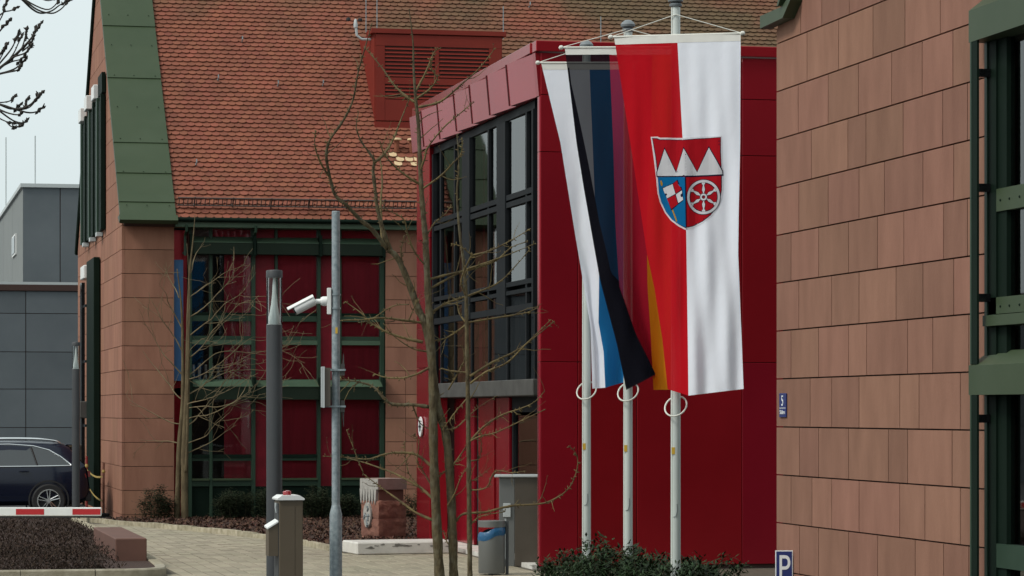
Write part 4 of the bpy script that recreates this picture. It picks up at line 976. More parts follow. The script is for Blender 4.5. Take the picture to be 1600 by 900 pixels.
# ============================================================ bench blocks, memorial, bin, cabinet
o = tag(bx('bench_block', 'block_stone', None, 3.48,3.93,42.75,47.0,0.0,0.425, c=0.012), 'long dark red sandstone block lying along the heath island', 'bench block')
sl = thing('stone_slab', 'low pale weathered concrete slab bench in front of the memorial', 'bench', (7.62,45.85,0), R(6))
m1 = MB(); m1.cbox(-0.12,1.55,-0.05,0.85,0.0,0.20, c=0.02); slab = m1.build('slab', 'marble', sl)
rr = random.Random(2)
for k in range(16):
    x, z, w, h = rr.uniform(0.0,1.45), rr.uniform(0.10,0.165), rr.uniform(.02,.09), rr.uniform(.008,.022)
    pts = [(x+w*math.cos(a)*rr.uniform(.6,1.1), z+h*math.sin(a)*rr.uniform(.5,1.2)) for a in [j*math.pi/5 for j in range(10)]]
    m1 = MB(); m1.prism(pts, lambda a,z_,d: (a,d,z_), -0.0525, -0.049); m1.build('pitting', 'stain', sl)

ms = thing('memorial_stone', 'carved memorial of rough red stone with overhanging grey top block', 'memorial', (8.66,50.5,0), R(20))
rm = random.Random(8)
def rough_block(name, m, x0,x1,y0,y1,z0,z1, amp, parent, nx=7):
    bm = bmesh.new(); bmesh.ops.create_cube(bm, size=1.0)
    for v in bm.verts: v.co = Vector((x0+(v.co.x+.5)*(x1-x0), y0+(v.co.y+.5)*(y1-y0), z0+(v.co.z+.5)*(z1-z0)))
    bmesh.ops.subdivide_edges(bm, edges=bm.edges[:], cuts=nx, use_grid_fill=True)
    for v in bm.verts:
        e = sum((abs(v.co.x-x0)<1e-5, abs(v.co.x-x1)<1e-5, abs(v.co.y-y0)<1e-5, abs(v.co.y-y1)<1e-5, abs(v.co.z-z0)<1e-5, abs(v.co.z-z1)<1e-5))
        if e <= 1: v.co += v.normal*rm.uniform(-0.2, 1.0)*amp
        else: v.co += Vector((rm.uniform(-1,1),rm.uniform(-1,1),rm.uniform(-1,1)))*amp*0.25
    me = bpy.data.meshes.new(name); bm.to_mesh(me); bm.free(); me.materials.append(MATS[m])
    me.polygons.foreach_set('use_smooth', [True]*len(me.polygons)); me.set_sharp_from_angle(angle=R(35))
    return link(name, me, parent)
for z0, z1 in ((0.0,0.08),(0.085,0.40),(0.405,0.70)): rough_block('stone_course', 'rough_stone', 0.0,0.55,0.0,0.62,z0,z1, 0.03, ms)
rough_block('neck', 'block_stone', 0.03,0.52,0.04,0.58,0.70,0.90, 0.004, ms, 3)
rough_block('top_block', 'top_stone', -0.01,0.56,-0.01,0.63,0.90,1.09, 0.004, ms, 3)
m1 = MB()
for k in range(6):
    y = 0.06+k*0.098
    m1.prism([(y,0.91),(y+0.092,0.91),(y+0.07,0.72),(y+0.046,0.64),(y+0.022,0.72)], lambda a,z,d: (d,a,z), -0.018, 0.03)
m1.box(-0.02,-0.011,-0.005,0.625,0.905,1.085)
m1.build('stone_fringe', 'drip_grey', ms)
m1 = MB(); n = 18
el = [(0.32+0.13*math.cos(2*math.pi*k/n), 0.47+0.24*math.sin(2*math.pi*k/n)*(1.0 if math.sin(2*math.pi*k/n) < 0 else 0.85)) for k in range(n)]
m1.prism(el, lambda a,z,d: (d,a,z), -0.055, -0.02); sh_ = m1.build('carved_shield', 'drip_grey', ms)
m1 = MB()
for k in range(9):
    a, z = 0.32+rm.uniform(-.07,.07), 0.45+rm.uniform(-.17,.17); m1.tube([(-0.056,a,z),(-0.066,a+rm.uniform(-.05,.05),z+rm.uniform(-.06,.06)),(-0.056,a+rm.uniform(-.06,.06),z+rm.uniform(-.08,.08))], 0.014, 5)
m1.build('relief', 'cap_grey', sh_)

tb = thing('litter_bin', 'grey metal litter bin with blue bag hanging out near the entrance', 'litter bin', (8.44,39.9,0), FA)
m1 = MB(); m1.lathe([(0.18,0.02),(0.185,0.03),(0.185,0.56),(0.175,0.56),(0.175,0.04)], 28, (-0.01,0,0)); m1.build('drum', 'bin_grey', tb, smooth=True)
m1 = MB(); n = 28; vs = []
for zz_, r_ in ((0.52,0.188),(0.56,0.195),(0.615,0.19),(0.64,0.178)):
    for k in range(n): a = 2*math.pi*k/n; vs.append((-0.01+r_*math.cos(a)*(1+0.02*math.sin(5*a)), r_*math.sin(a)*(1+.02*math.sin(7*a)), zz_+0.055*math.cos(a)+0.014*math.sin(4*a)-0.01))
m1.add(vs, [(i*n+j,i*n+(j+1)%n,(i+1)*n+(j+1)%n,(i+1)*n+j) for i in range(3) for j in range(n)]); m1.build('bin_bag', 'bag_blue', tb, smooth='all')
m1 = MB(); m1.lathe([(0.188,0.66),(0.19,0.745),(0.185,0.75),(0.0,0.752)], 28, (-0.01,0,0)); m1.build('hood', 'bin_grey', tb, smooth=True)
bx('post', 'lamp_grey', tb, 0.18,0.225,-0.03,0.03,-0.02,0.745, c=0.004)
cb_ = thing('steel_cabinet', 'brushed brown steel intercom cabinet beside the red pavilion entrance', 'cabinet', (9.02,42.03,0.0), FA)
bx('body', 'steel_brown', cb_, 0.20,0.62,-0.04,0.5,0.0,1.30, c=0.006); bx('side_panel', 'bin_grey', cb_, -0.03,0.198,-0.02,0.48,0.0,1.29, c=0.005)
bx('lid', 'light_trim', cb_, -0.10,0.64,-0.09,0.52,1.301,1.335, c=0.006); bx('reader', 'light_trim', cb_, 0.03,0.14,-0.05,-0.021,0.72,0.92, c=0.004); bx('strip', 'light_trim', cb_, 0.05,0.075,-0.03,-0.0205,0.1,0.7)

# parking signs
def p_sign(x, y, label):
    o = thing('parking_sign', label, 'sign', (x,y,0), FA, 'parking bay signs')
    bx('post', 'galvanised', o, -0.02,0.02,0.006,0.04,-0.02,0.80); 
    bx('plate', 'sign_white', o, -0.09,0.09,-0.006,0.004,0.47,0.835, c=0.002); bx('blue_field', 'sign_blue', o, -0.08,0.08,-0.0085,-0.0065,0.48,0.825)
    me = text_mesh('P', 0.30); me.transform(Matrix.Rotation(R(90),4,'X')); me.materials.clear(); me.materials.append(MATS['sign_white'])
    me.transform(Matrix.Diagonal((0.86,1.0,1.28,1))); link('letter', me, o, (0.0,-0.0105,0.525))
p_sign(9.17, 28.9, 'blue and white letter P parking sign at the foot of the sandstone wall')
p_sign(9.05, 23.95, 'parking sign whose white top edge just shows below the window bay')

# caution tape posts
for x, y, h, m, lab in ((5.0,64.6,1.15,'rough_stone','thin rusty post with yellow tape at the corner of the stone building'),(4.8,66.9,1.25,'post_red','red post holding yellow tape beside the gable wall')):
    o = thing('tape_post', lab, 'post', (x,y,0)); m1 = MB(); m1.tube([(0,0,-0.02),(0,0,h)], 0.025, 8); m1.build('shaft', m, o, smooth=True)
    m1 = MB(); m1.lathe([(0.03,h*.80),(0.04,h*.82),(0.03,h*.86)], 8); m1.build('tape_wrap', 'tape_yellow', o)
    m1 = MB(); m1.lathe([(0.16,-.02),(0.16,.03),(0.04,.05)], 12); m1.build('foot', 'rubber', o)
for k, (z0, z1) in enumerate(((0.95,0.85),(0.62,0.30))):
    m1 = MB(); pts = [(5.0+(4.8-5.0)*t, 64.6+2.3*t, z1+(z0-z1)*t-0.08*math.sin(math.pi*t)) for t in [j/8 for j in range(9)]]
    vs = [(x,y,z+dz) for x,y,z in pts for dz in (-.02,.02)]; m1.add(vs, [(2*i,2*i+2,2*i+3,2*i+1) for i in range(8)])
    tag(m1.build('caution_tape', 'tape_yellow', None), ['upper yellow caution tape slung between the two posts','lower yellow caution tape sagging between the two posts'][k], 'tape')
o = thing('ash_bin', 'low brown bin standing by the gable wall behind the lamp post', 'bin', (4.75,72.5,0)); bx('body', 'steel_brown', o, -0.4,0.25,-0.6,0.3,0,1.4, c=0.02); bx('lid','box_brown',o,-0.42,0.27,-0.62,0.32,1.401,1.45)

# ============================================================ cars
def make_car(label, x, y, paint):
    """x runs from the rear bumper (0) towards the bonnet, drawn towards -X in the street ; near side is -Y"""
    o = thing('parked_car', label, 'car', (x,y,0))
    L_ = 4.66
    top = [(0.0,0.60),(0.06,1.02),(0.12,1.12),(0.42,1.52),(0.62,1.585),(1.2,1.62),(2.0,1.625),(2.6,1.575),(3.05,1.36),(3.45,1.10),(3.9,1.03),(4.3,0.94),(4.55,0.80),(4.66,0.58)]
    bot = [(0.0,0.42),(0.15,0.30),(0.5,0.26),(4.1,0.24),(4.5,0.28),(4.66,0.42)]
    hw = [(0.0,0.78),(0.15,0.90),(0.6,0.945),(2.3,0.95),(3.9,0.94),(4.4,0.86),(4.66,0.66)]
    def sec(xx):
        zt, zb, w = interp(top,xx), interp(bot,xx), interp(hw,xx); belt = min(1.06, zt-0.02)
        wt = w-0.02 if zt < 1.15 else w-0.05-(zt-1.06)*0.42
        half = [(0.0,zb),(w*0.8,zb),(w-0.03,zb+0.10),(w,0.5*(zb+belt)),(w-0.01,belt-0.10),(w-0.035,belt),(wt+0.03,belt+(zt-belt)*0.80),(wt-0.05,zt-0.03),(wt*0.6,zt),(0.0,zt+0.012)]
        return half
    xs = [0,0.03,0.06,0.12,0.2,0.3,0.42,0.52,0.62,0.8,1.0,1.3,1.6,2.0,2.3,2.6,2.85,3.05,3.25,3.45,3.7,3.9,4.1,4.3,4.45,4.55,4.62,4.66]
    m1 = MB(); vs = []; nh = 10
    for xx in xs:
        h = sec(xx); ringp = [(-a,z) for a,z in h] + [(a,z) for a,z in h[::-1][1:-1]]
        for a, z in ringp: vs.append((-xx, a, z))
    nr = 2*nh-2
    m1.add(vs, [(i*nr+j,i*nr+(j+1)%nr,(i+1)*nr+(j+1)%nr,(i+1)*nr+j) for i in range(len(xs)-1) for j in range(nr)]+[tuple(range(nr)), tuple((len(xs)-1)*nr+j for j in range(nr-1,-1,-1))])
    m1.build('body', paint, o, smooth=True)
    def side_pt(xx, z, off, sgn=-1):
        h = sec(xx)
        for (a0,z0),(a1,z1) in zip(h[2:], h[3:]):
            if z0 <= z <= z1 and z1 > z0: return (-xx, sgn*(a0+(a1-a0)*(z-z0)/(z1-z0)+off), z)
        return (-xx, sgn*(h[7][0]+off), z)
    win = [(0.40,1.115),(0.62,1.29),(0.86,1.43),(1.2,1.52),(1.7,1.555),(2.3,1.545),(2.62,1.46),(3.1,1.16),(3.12,1.10),(2.4,1.098),(1.4,1.10)]
    for sgn in (-1, 1):
        m1 = MB(); lowl = [(0.40,1.115),(0.62,1.112),(0.86,1.108),(1.2,1.103),(1.7,1.10),(2.3,1.098),(2.62,1.097),(3.1,1.10)]
        up = win[:8]; vs = []
        for (xa,za),(xb,zb) in zip(up, lowl):
            for k in range(4): t = k/3; vs.append(side_pt(xa, zb+(za-zb)*t, 0.006, sgn))
        m1.add(vs, [(i*4+k,i*4+k+1,(i+1)*4+k+1,(i+1)*4+k) for i in range(7) for k in range(3)]); w_ = m1.build('side_window', 'car_glass', o, smooth='all')
        m1 = MB(); m1.tube([side_pt(a,z+0.008,0.010,sgn) for a,z in up], 0.013, 6); m1.build('window_trim', 'chrome', w_, smooth=True)
        m1 = MB(); m1.tube([side_pt(a,z-0.008,0.010,sgn) for a,z in lowl], 0.013, 6); m1.build('window_trim', 'chrome', w_, smooth=True)
        for xx in (1.12, 2.0):
            m1 = MB(); m1.tube([side_pt(xx,1.11,0.010,sgn), side_pt(xx+0.12 if xx < 1.5 else xx, interp(up, xx)-0.01,0.010,sgn)], 0.022, 6); m1.build('window_pillar', 'black_gloss', w_)
        m1 = MB(); m1.tube(smooth_path([side_pt(a,z,-0.02,sgn)[:2]+(z+dz,) for a,z,dz in ((0.62,1.55,0.03),(0.75,1.555,0.085),(1.2,1.58,0.095),(2.0,1.58,0.095),(2.5,1.53,0.09),(2.62,1.50,0.03))],3), 0.018, 8); m1.build('roof_rail', 'chrome', o, smooth=True)
        for xx in (1.30, 2.25): 
            m1 = MB(); m1.tube([side_pt(xx,0.99,0.012,sgn), side_pt(xx+0.1,0.993,0.035,sgn), side_pt(xx+0.2,0.99,0.012,sgn)], 0.016, 8); m1.build('door_handle', paint, o, smooth=True)
        for xx in (0.88, 3.76):
            wy = sgn*0.955
            m1 = MB(); m1.lathe([(0.40,-0.03),(0.43,-0.03),(0.43,0.02),(0.40,0.02),(0.40,-0.03)], 28, (-xx,sgn*0.93,0.37), axis='y', cap=False); m1.build('wheel_arch', 'rubber', o, smooth=True)
            m1 = MB(); m1.lathe([(r_, sgn*h_) for r_, h_ in ((0.20,-0.11),(0.33,-0.115),(0.362,-0.08),(0.362,0.08),(0.33,0.115),(0.248,0.11),(0.243,0.05),(0.0,0.05))], 32, (-xx,sgn*0.86,0.362), axis='y'); wh = m1.build('wheel', 'rubber', o, smooth=True)
            m1 = MB(); yy = sgn*0.962
            m1.lathe([(0.225,-0.012),(0.247,-0.012),(0.247,0.008),(0.225,0.008),(0.225,-0.012)], 32, (-xx,yy,0.362), axis='y', cap=False)
            m1.lathe([(0.0,-0.012),(0.05,-0.012),(0.05,0.012),(0.0,0.012)], 16, (-xx,yy,0.362), axis='y')
            for k in range(5):
                for da in (-0.16, 0.16):
                    a = 2*math.pi*k/5+0.35
                    p0_ = (-xx+0.04*math.cos(a+da*2), yy, 0.362+0.04*math.sin(a+da*2)); p1_ = (-xx+0.235*math.cos(a+da), yy, 0.362+0.235*math.sin(a+da))
                    m1.tube([p0_,p1_], [0.016,0.013], 5)
            m1.build('rim', 'rim', wh, smooth=True)
        m1 = MB(); vs = [side_pt(a,z,0.008,sgn) for a, z in ((0.10,0.93),(0.34,0.97),(0.30,0.86),(0.07,0.84))]; m1.add(vs, [(0,1,2,3)]); m1.build('tail_light', 'lens_red', o)
    m1 = MB(); m1.box(-0.06,0.012,-0.72,0.72,0.86,0.98); m1.build('tail_light_bar', 'lens_red', o)
    m1 = MB(); m1.add([(-0.14,-0.66,1.14),(-0.14,0.66,1.14),(-0.40,0.55,1.49),(-0.40,-0.55,1.49)], [(0,1,2,3)]); m1.v = [(a+0.012*-1+0.02,b_,c_) for a,b_,c_ in m1.v]; m1.build('rear_window', 'car_glass', o)
    m1 = MB(); m1.add([(-2.68,-0.60,1.55),(-2.68,0.60,1.55),(-3.38,0.74,1.14),(-3.38,-0.74,1.14)], [(0,1,2,3)]); m1.v = [(a-0.02,b_,c_+0.012) for a,b_,c_ in m1.v]; m1.build('windscreen', 'car_glass', o)
    bx('rear_spoiler', paint, o, -0.50,-0.30,-0.55,0.55,1.535,1.56, c=0.006); bx('rear_bumper', 'rubber', o, -0.10,0.03,-0.78,0.78,0.34,0.56, c=0.02)
    for s_ in (-1,1): bx('headlight', 'reflector', o, -4.58,-4.44,s_*0.70-0.14,s_*0.70+0.14,0.74,0.86, c=0.02)
    return o
make_car('dark navy SUV with chrome window trim parked beside the gable', 4.62, 64.24, 'car_navy')
c2 = make_car('blue grey car roof just showing behind the navy SUV', 3.05, 68.6, 'car_grey'); c2.scale = (1.0,1.0,1.13)
TREE_A = [
 [(-0.149,0,-0.112,0.068),(-0.149,-0.012,0.136,0.066),(-0.19,-0.051,0.962,0.062),(-0.223,-0.09,1.789,0.058),(-0.231,-0.13,2.615,0.055),(-0.264,-0.164,3.334,0.05),(-0.289,-0.184,3.748,0.045),(-0.314,-0.211,4.318,0.04),(-0.322,-0.219,4.483,0.038),(-0.355,-0.236,4.847,0.034),(-0.38,-0.254,5.219,0.03),(-0.397,-0.273,5.632,0.027),(-0.413,-0.289,5.971,0.024),(-0.446,-0.304,6.268,0.02),(-0.471,-0.322,6.665,0.014),(-0.479,-0.338,6.996,0.01),(-0.529,-0.358,7.409,0.005)],
 [(0.05,0.12,-0.112,0.064),(0.033,0.102,0.136,0.06),(0.017,0.055,0.797,0.056),(-0.017,0.008,1.458,0.054),(-0.066,-0.028,1.954,0.052),(-0.174,-0.058,2.367,0.05),(-0.306,-0.125,3.285,0.048),(-0.421,-0.147,3.582,0.046),(-0.537,-0.172,3.905,0.042),(-0.686,-0.198,4.235,0.036),(-0.802,-0.209,4.334,0.032)],
 [(0.256,-0.15,-0.112,0.034),(0.248,-0.155,0.136,0.033),(0.24,-0.17,0.962,0.032),(0.231,-0.186,1.789,0.03),(0.223,-0.196,2.367,0.028),(0.207,-0.213,3.277,0.026),(0.198,-0.222,3.748,0.023),(0.165,-0.231,4.202,0.02),(0.124,-0.236,4.483,0.017),(0.083,-0.246,5.037,0.013),(0.107,-0.253,5.4,0.01),(0.083,-0.261,5.814,0.006)],
 [(-0.802,-0.209,4.334,0.03),(-0.992,-0.338,4.582,0.028),(-1.157,-0.428,4.723,0.026),(-1.322,-0.525,4.888,0.024),(-1.463,-0.602,5.012,0.022),(-1.521,-0.691,5.219,0.02),(-1.562,-0.795,5.467,0.018),(-1.521,-0.882,5.673,0.016),(-1.322,-1.014,5.921,0.014),(-1.198,-1.129,6.169,0.012),(-1.132,-1.268,6.5,0.01),(-1.033,-1.395,6.789,0.007),(-0.95,-1.519,7.078,0.004)],
 [(-1.521,-0.691,5.219,0.012),(-1.628,-0.794,5.384,0.009),(-1.694,-0.906,5.591,0.006),(-1.678,-1.014,5.797,0.003)],
 [(-0.769,-0.209,4.301,0.028),(-0.868,-0.246,4.599,0.025),(-0.934,-0.276,4.847,0.023),(-0.967,-0.305,5.095,0.021),(-0.983,-0.335,5.343,0.019),(-0.975,-0.35,5.467,0.017),(-1.058,-0.367,5.591,0.013),(-1.14,-0.385,5.715,0.01),(-1.198,-0.405,5.88,0.006),(-1.174,-0.43,6.086,0.004)],
 [(-0.975,-0.35,5.442,0.014),(-0.868,-0.273,5.549,0.012),(-0.744,-0.152,5.756,0.01),(-0.636,0.002,6.045,0.007),(-0.537,0.156,6.334,0.004)],
 [(-0.868,-0.209,4.392,0.016),(-0.893,-0.104,4.681,0.013),(-0.909,-0.008,4.946,0.011),(-0.893,0.105,5.26,0.008),(-0.917,0.21,5.549,0.004)],
 [(-0.438,-0.304,6.21,0.014),(-0.562,-0.256,6.293,0.012),(-0.727,-0.182,6.458,0.01),(-0.868,-0.102,6.665,0.007),(-1.033,-0.018,6.872,0.005),(-1.116,0.019,6.954,0.003)],
 [(-0.413,-0.304,6.153,0.012),(-0.124,-0.402,6.21,0.011),(0.124,-0.51,6.417,0.008),(0.372,-0.617,6.624,0.006),(0.579,-0.725,6.872,0.003)],
 [(-0.471,0.156,6.376,0.011),(-0.331,0.17,6.665,0.009),(-0.223,0.182,6.913,0.006),(-0.124,0.187,6.971,0.003)],
 [(-0.438,-0.304,6.268,0.011),(-0.273,-0.356,6.376,0.009),(-0.165,-0.404,6.516,0.007),(-0.231,-0.438,6.624,0.005),(-0.248,-0.471,6.748,0.003)],
 [(-0.388,-0.254,5.177,0.013),(-0.537,-0.32,5.26,0.011),(-0.702,-0.402,5.384,0.009),(-0.843,-0.487,5.549,0.006),(-0.884,-0.544,5.69,0.004)],
 [(-0.372,-0.254,5.111,0.011),(-0.124,-0.39,5.26,0.009),(0.041,-0.501,5.425,0.007),(0.14,-0.576,5.549,0.005),(0.157,-0.666,5.739,0.003)],
 [(-0.397,-0.254,5.326,0.012),(-0.331,-0.32,5.508,0.01),(-0.289,-0.365,5.632,0.009),(-0.083,-0.475,5.88,0.007),(0.124,-0.566,6.045,0.005),(0.306,-0.645,6.186,0.003)],
 [(-0.322,-0.219,4.483,0.008),(-0.207,-0.101,4.681,0.006),(-0.083,-0.011,4.805,0.004),(0.0,0.066,4.929,0.003)],
 [(-0.314,-0.184,3.938,0.013),(-0.041,-0.071,4.02,0.012),(0.289,0.063,4.103,0.01),(0.579,0.188,4.227,0.008),(0.785,0.292,4.392,0.005),(0.992,0.38,4.475,0.003)],
 [(-0.306,-0.184,3.814,0.013),(0.124,-0.001,4.062,0.011),(0.455,0.129,4.186,0.008),(0.785,0.259,4.31,0.005),(1.099,0.385,4.45,0.003)],
 [(-0.273,-0.164,3.524,0.014),(-0.041,-0.069,3.648,0.012),(0.289,0.058,3.772,0.01),(0.62,0.191,3.938,0.008),(0.868,0.318,4.186,0.005),(1.033,0.413,4.392,0.003)],
 [(0.198,-0.222,3.748,0.01),(0.14,-0.295,3.938,0.008),(0.256,-0.41,4.227,0.008),(0.273,-0.421,4.252,0.006),(0.124,-0.49,4.367,0.005),(0.017,-0.531,4.392,0.003)],
 [(0.273,-0.421,4.252,0.008),(0.537,-0.483,4.31,0.007),(0.785,-0.546,4.434,0.005),(1.033,-0.612,4.582,0.003)],
 [(0.198,-0.213,3.4,0.01),(0.455,-0.174,3.442,0.009),(0.785,-0.123,3.491,0.008),(0.992,-0.091,3.541,0.005),(1.132,-0.067,3.607,0.003)],
 [(0.198,-0.213,3.4,0.009),(0.107,-0.171,3.524,0.007),(0.074,-0.124,3.69,0.006),(0.008,-0.103,3.723,0.004)],
 [(0.19,-0.213,3.376,0.009),(0.058,-0.143,3.277,0.008),(-0.083,-0.074,3.194,0.006),(-0.207,-0.02,3.177,0.006)],
 [(0.24,-0.196,2.715,0.013),(0.537,-0.037,2.896,0.012),(0.785,0.087,3.012,0.01),(0.95,0.179,3.128,0.008),(1.198,0.322,3.318,0.005),(1.347,0.41,3.442,0.003)],
 [(0.248,-0.196,2.615,0.012),(0.455,-0.323,2.764,0.01),(0.719,-0.466,2.88,0.009),(0.934,-0.617,3.095,0.007),(1.132,-0.75,3.277,0.005),(1.281,-0.851,3.417,0.003)],
 [(0.24,-0.196,2.764,0.01),(0.0,-0.166,2.781,0.009),(-0.124,-0.149,2.822,0.007)],
 [(0.207,-0.196,2.409,0.008),(0.058,-0.151,2.243,0.006),(-0.041,-0.118,2.12,0.004),(-0.107,-0.096,2.037,0.003)],
 [(-0.025,-0.166,2.533,0.009),(0.14,-0.163,2.847,0.007),(0.174,-0.163,2.946,0.005),(0.14,-0.161,3.111,0.003)],
 [(-0.355,-0.164,3.4,0.014),(-0.537,-0.235,3.425,0.012),(-0.868,-0.363,3.45,0.01),(-1.116,-0.459,3.425,0.008),(-1.364,-0.555,3.425,0.005),(-1.463,-0.596,3.392,0.003)],
 [(-0.355,-0.02,3.153,0.015),(-0.579,-0.028,3.194,0.013),(-0.826,-0.036,3.277,0.011),(-1.033,-0.044,3.4,0.008),(-1.157,-0.049,3.524,0.006),(-1.364,-0.057,3.673,0.003)],
 [(-0.537,-0.235,3.425,0.007),(-0.455,-0.333,3.607,0.005),(-0.372,-0.417,3.756,0.003)],
 [(-0.537,-0.333,3.624,0.006),(-0.744,-0.225,3.607,0.005),(-1.033,-0.051,3.442,0.004),(-1.198,0.037,3.4,0.002)],
 [(-0.273,-0.149,2.822,0.012),(-0.455,-0.062,2.739,0.01),(-0.661,0.031,2.698,0.008),(-0.868,0.122,2.715,0.006),(-0.992,0.179,2.756,0.003)],
 [(-0.273,-0.058,2.318,0.019),(-0.496,-0.045,2.351,0.016),(-0.744,-0.031,2.351,0.015),(-0.868,-0.023,2.434,0.013),(-0.992,-0.012,2.574,0.011),(-1.157,-0.002,2.64,0.009),(-1.322,0.008,2.665,0.007),(-1.446,0.015,2.665,0.006)],
 [(-0.306,-0.02,3.029,0.009),(-0.496,-0.067,3.07,0.007),(-0.744,-0.139,3.235,0.004),(-0.868,-0.188,3.4,0.003)],
 [(-0.496,-0.045,2.351,0.008),(-0.413,0.075,2.12,0.006),(-0.273,0.159,2.02,0.004)],
 [(-0.248,-0.09,1.541,0.015),(-0.455,-0.067,1.706,0.013),(-0.702,-0.046,1.723,0.011),(-0.868,-0.031,1.706,0.009),(-1.074,-0.013,1.64,0.007),(-1.322,0.009,1.657,0.005),(-1.653,0.038,1.681,0.003)],
 [(-0.24,-0.051,1.128,0.014),(-0.413,0.059,1.293,0.012),(-0.702,0.208,1.442,0.01),(-0.95,0.331,1.541,0.008),(-1.157,0.429,1.599,0.006),(-1.405,0.547,1.665,0.003)],
 [(-0.24,-0.051,0.863,0.014),(-0.455,0.048,0.962,0.012),(-0.702,0.172,1.128,0.009),(-0.95,0.297,1.293,0.006),(-1.157,0.407,1.458,0.003)],
 [(-1.157,0.407,1.475,0.006),(-1.231,0.409,1.665,0.005),(-1.322,0.411,1.872,0.004),(-1.364,0.413,2.02,0.003)],
 [(-0.24,-0.051,1.293,0.009),(-0.372,-0.076,1.5,0.007),(-0.438,-0.091,1.624,0.006),(-0.405,-0.117,1.872,0.004),(-0.471,-0.129,1.971,0.003)],
 [(-0.413,0.059,1.293,0.006),(-0.537,0.083,1.458,0.005),(-0.587,0.109,1.665,0.004),(-0.603,0.133,1.872,0.002)],
 [(0.248,-0.186,1.888,0.012),(0.455,-0.209,2.086,0.01),(0.702,-0.234,2.243,0.008),(0.884,-0.249,2.285,0.006),(1.074,-0.267,2.384,0.004),(1.215,-0.283,2.516,0.003)],
 [(0.248,-0.186,1.872,0.01),(0.388,-0.252,1.954,0.008),(0.579,-0.33,1.987,0.007),(0.868,-0.459,2.12,0.005),(1.198,-0.61,2.285,0.003)],
 [(-0.025,0.008,1.5,0.009),(0.083,-0.031,1.624,0.008),(0.248,-0.1,1.872,0.006)],
 [(-0.041,-0.096,2.02,0.009),(0.083,-0.048,2.053,0.007),(0.331,0.079,2.285,0.005),(0.579,0.191,2.45,0.003)],
 [(0.24,-0.031,1.624,0.007),(0.355,-0.097,1.657,0.006),(0.388,-0.18,1.805,0.004),(0.38,-0.307,2.037,0.003)],
 [(0.248,-0.17,1.252,0.008),(0.455,-0.285,1.293,0.007),(0.579,-0.416,1.5,0.006),(0.785,-0.529,1.475,0.004),(0.967,-0.629,1.5,0.003)],
 [(0.273,-0.17,1.376,0.006),(0.388,-0.15,1.442,0.004),(0.521,-0.125,1.541,0.003)],
 [(0.058,0.055,0.839,0.013),(0.165,0.015,0.946,0.012),(0.455,-0.061,0.962,0.011),(0.785,-0.151,1.045,0.009),(1.198,-0.261,1.086,0.008),(1.488,-0.348,1.252,0.006),(1.612,-0.421,1.5,0.005),(1.612,-0.476,1.706,0.004),(1.512,-0.518,1.83,0.003)],
 [(0.248,-0.17,0.781,0.008),(0.388,-0.162,0.913,0.006),(0.702,-0.149,0.962,0.003)],
 [(-0.041,-0.051,1.045,0.008),(0.058,-0.058,1.21,0.006),(0.14,-0.065,1.417,0.005),(0.248,-0.073,1.607,0.003)],
 [(-0.017,0.008,1.541,0.009),(-0.124,-0.018,1.458,0.007),(-0.207,-0.04,1.376,0.006)],
 [(0.041,0.102,0.467,0.008),(-0.041,0.172,0.549,0.006),(-0.107,0.278,0.715,0.004)],
 [(-0.331,-0.211,4.144,0.009),(-0.455,-0.286,4.31,0.008),(-0.537,-0.367,4.516,0.007),(-0.603,-0.447,4.723,0.006),(-0.826,-0.54,4.847,0.004),(-0.843,-0.577,4.946,0.003)],
 [(-0.537,-0.172,3.938,0.01),(-0.603,-0.19,4.103,0.008),(-0.636,-0.212,4.31,0.006),(-0.587,-0.235,4.516,0.003)],
]
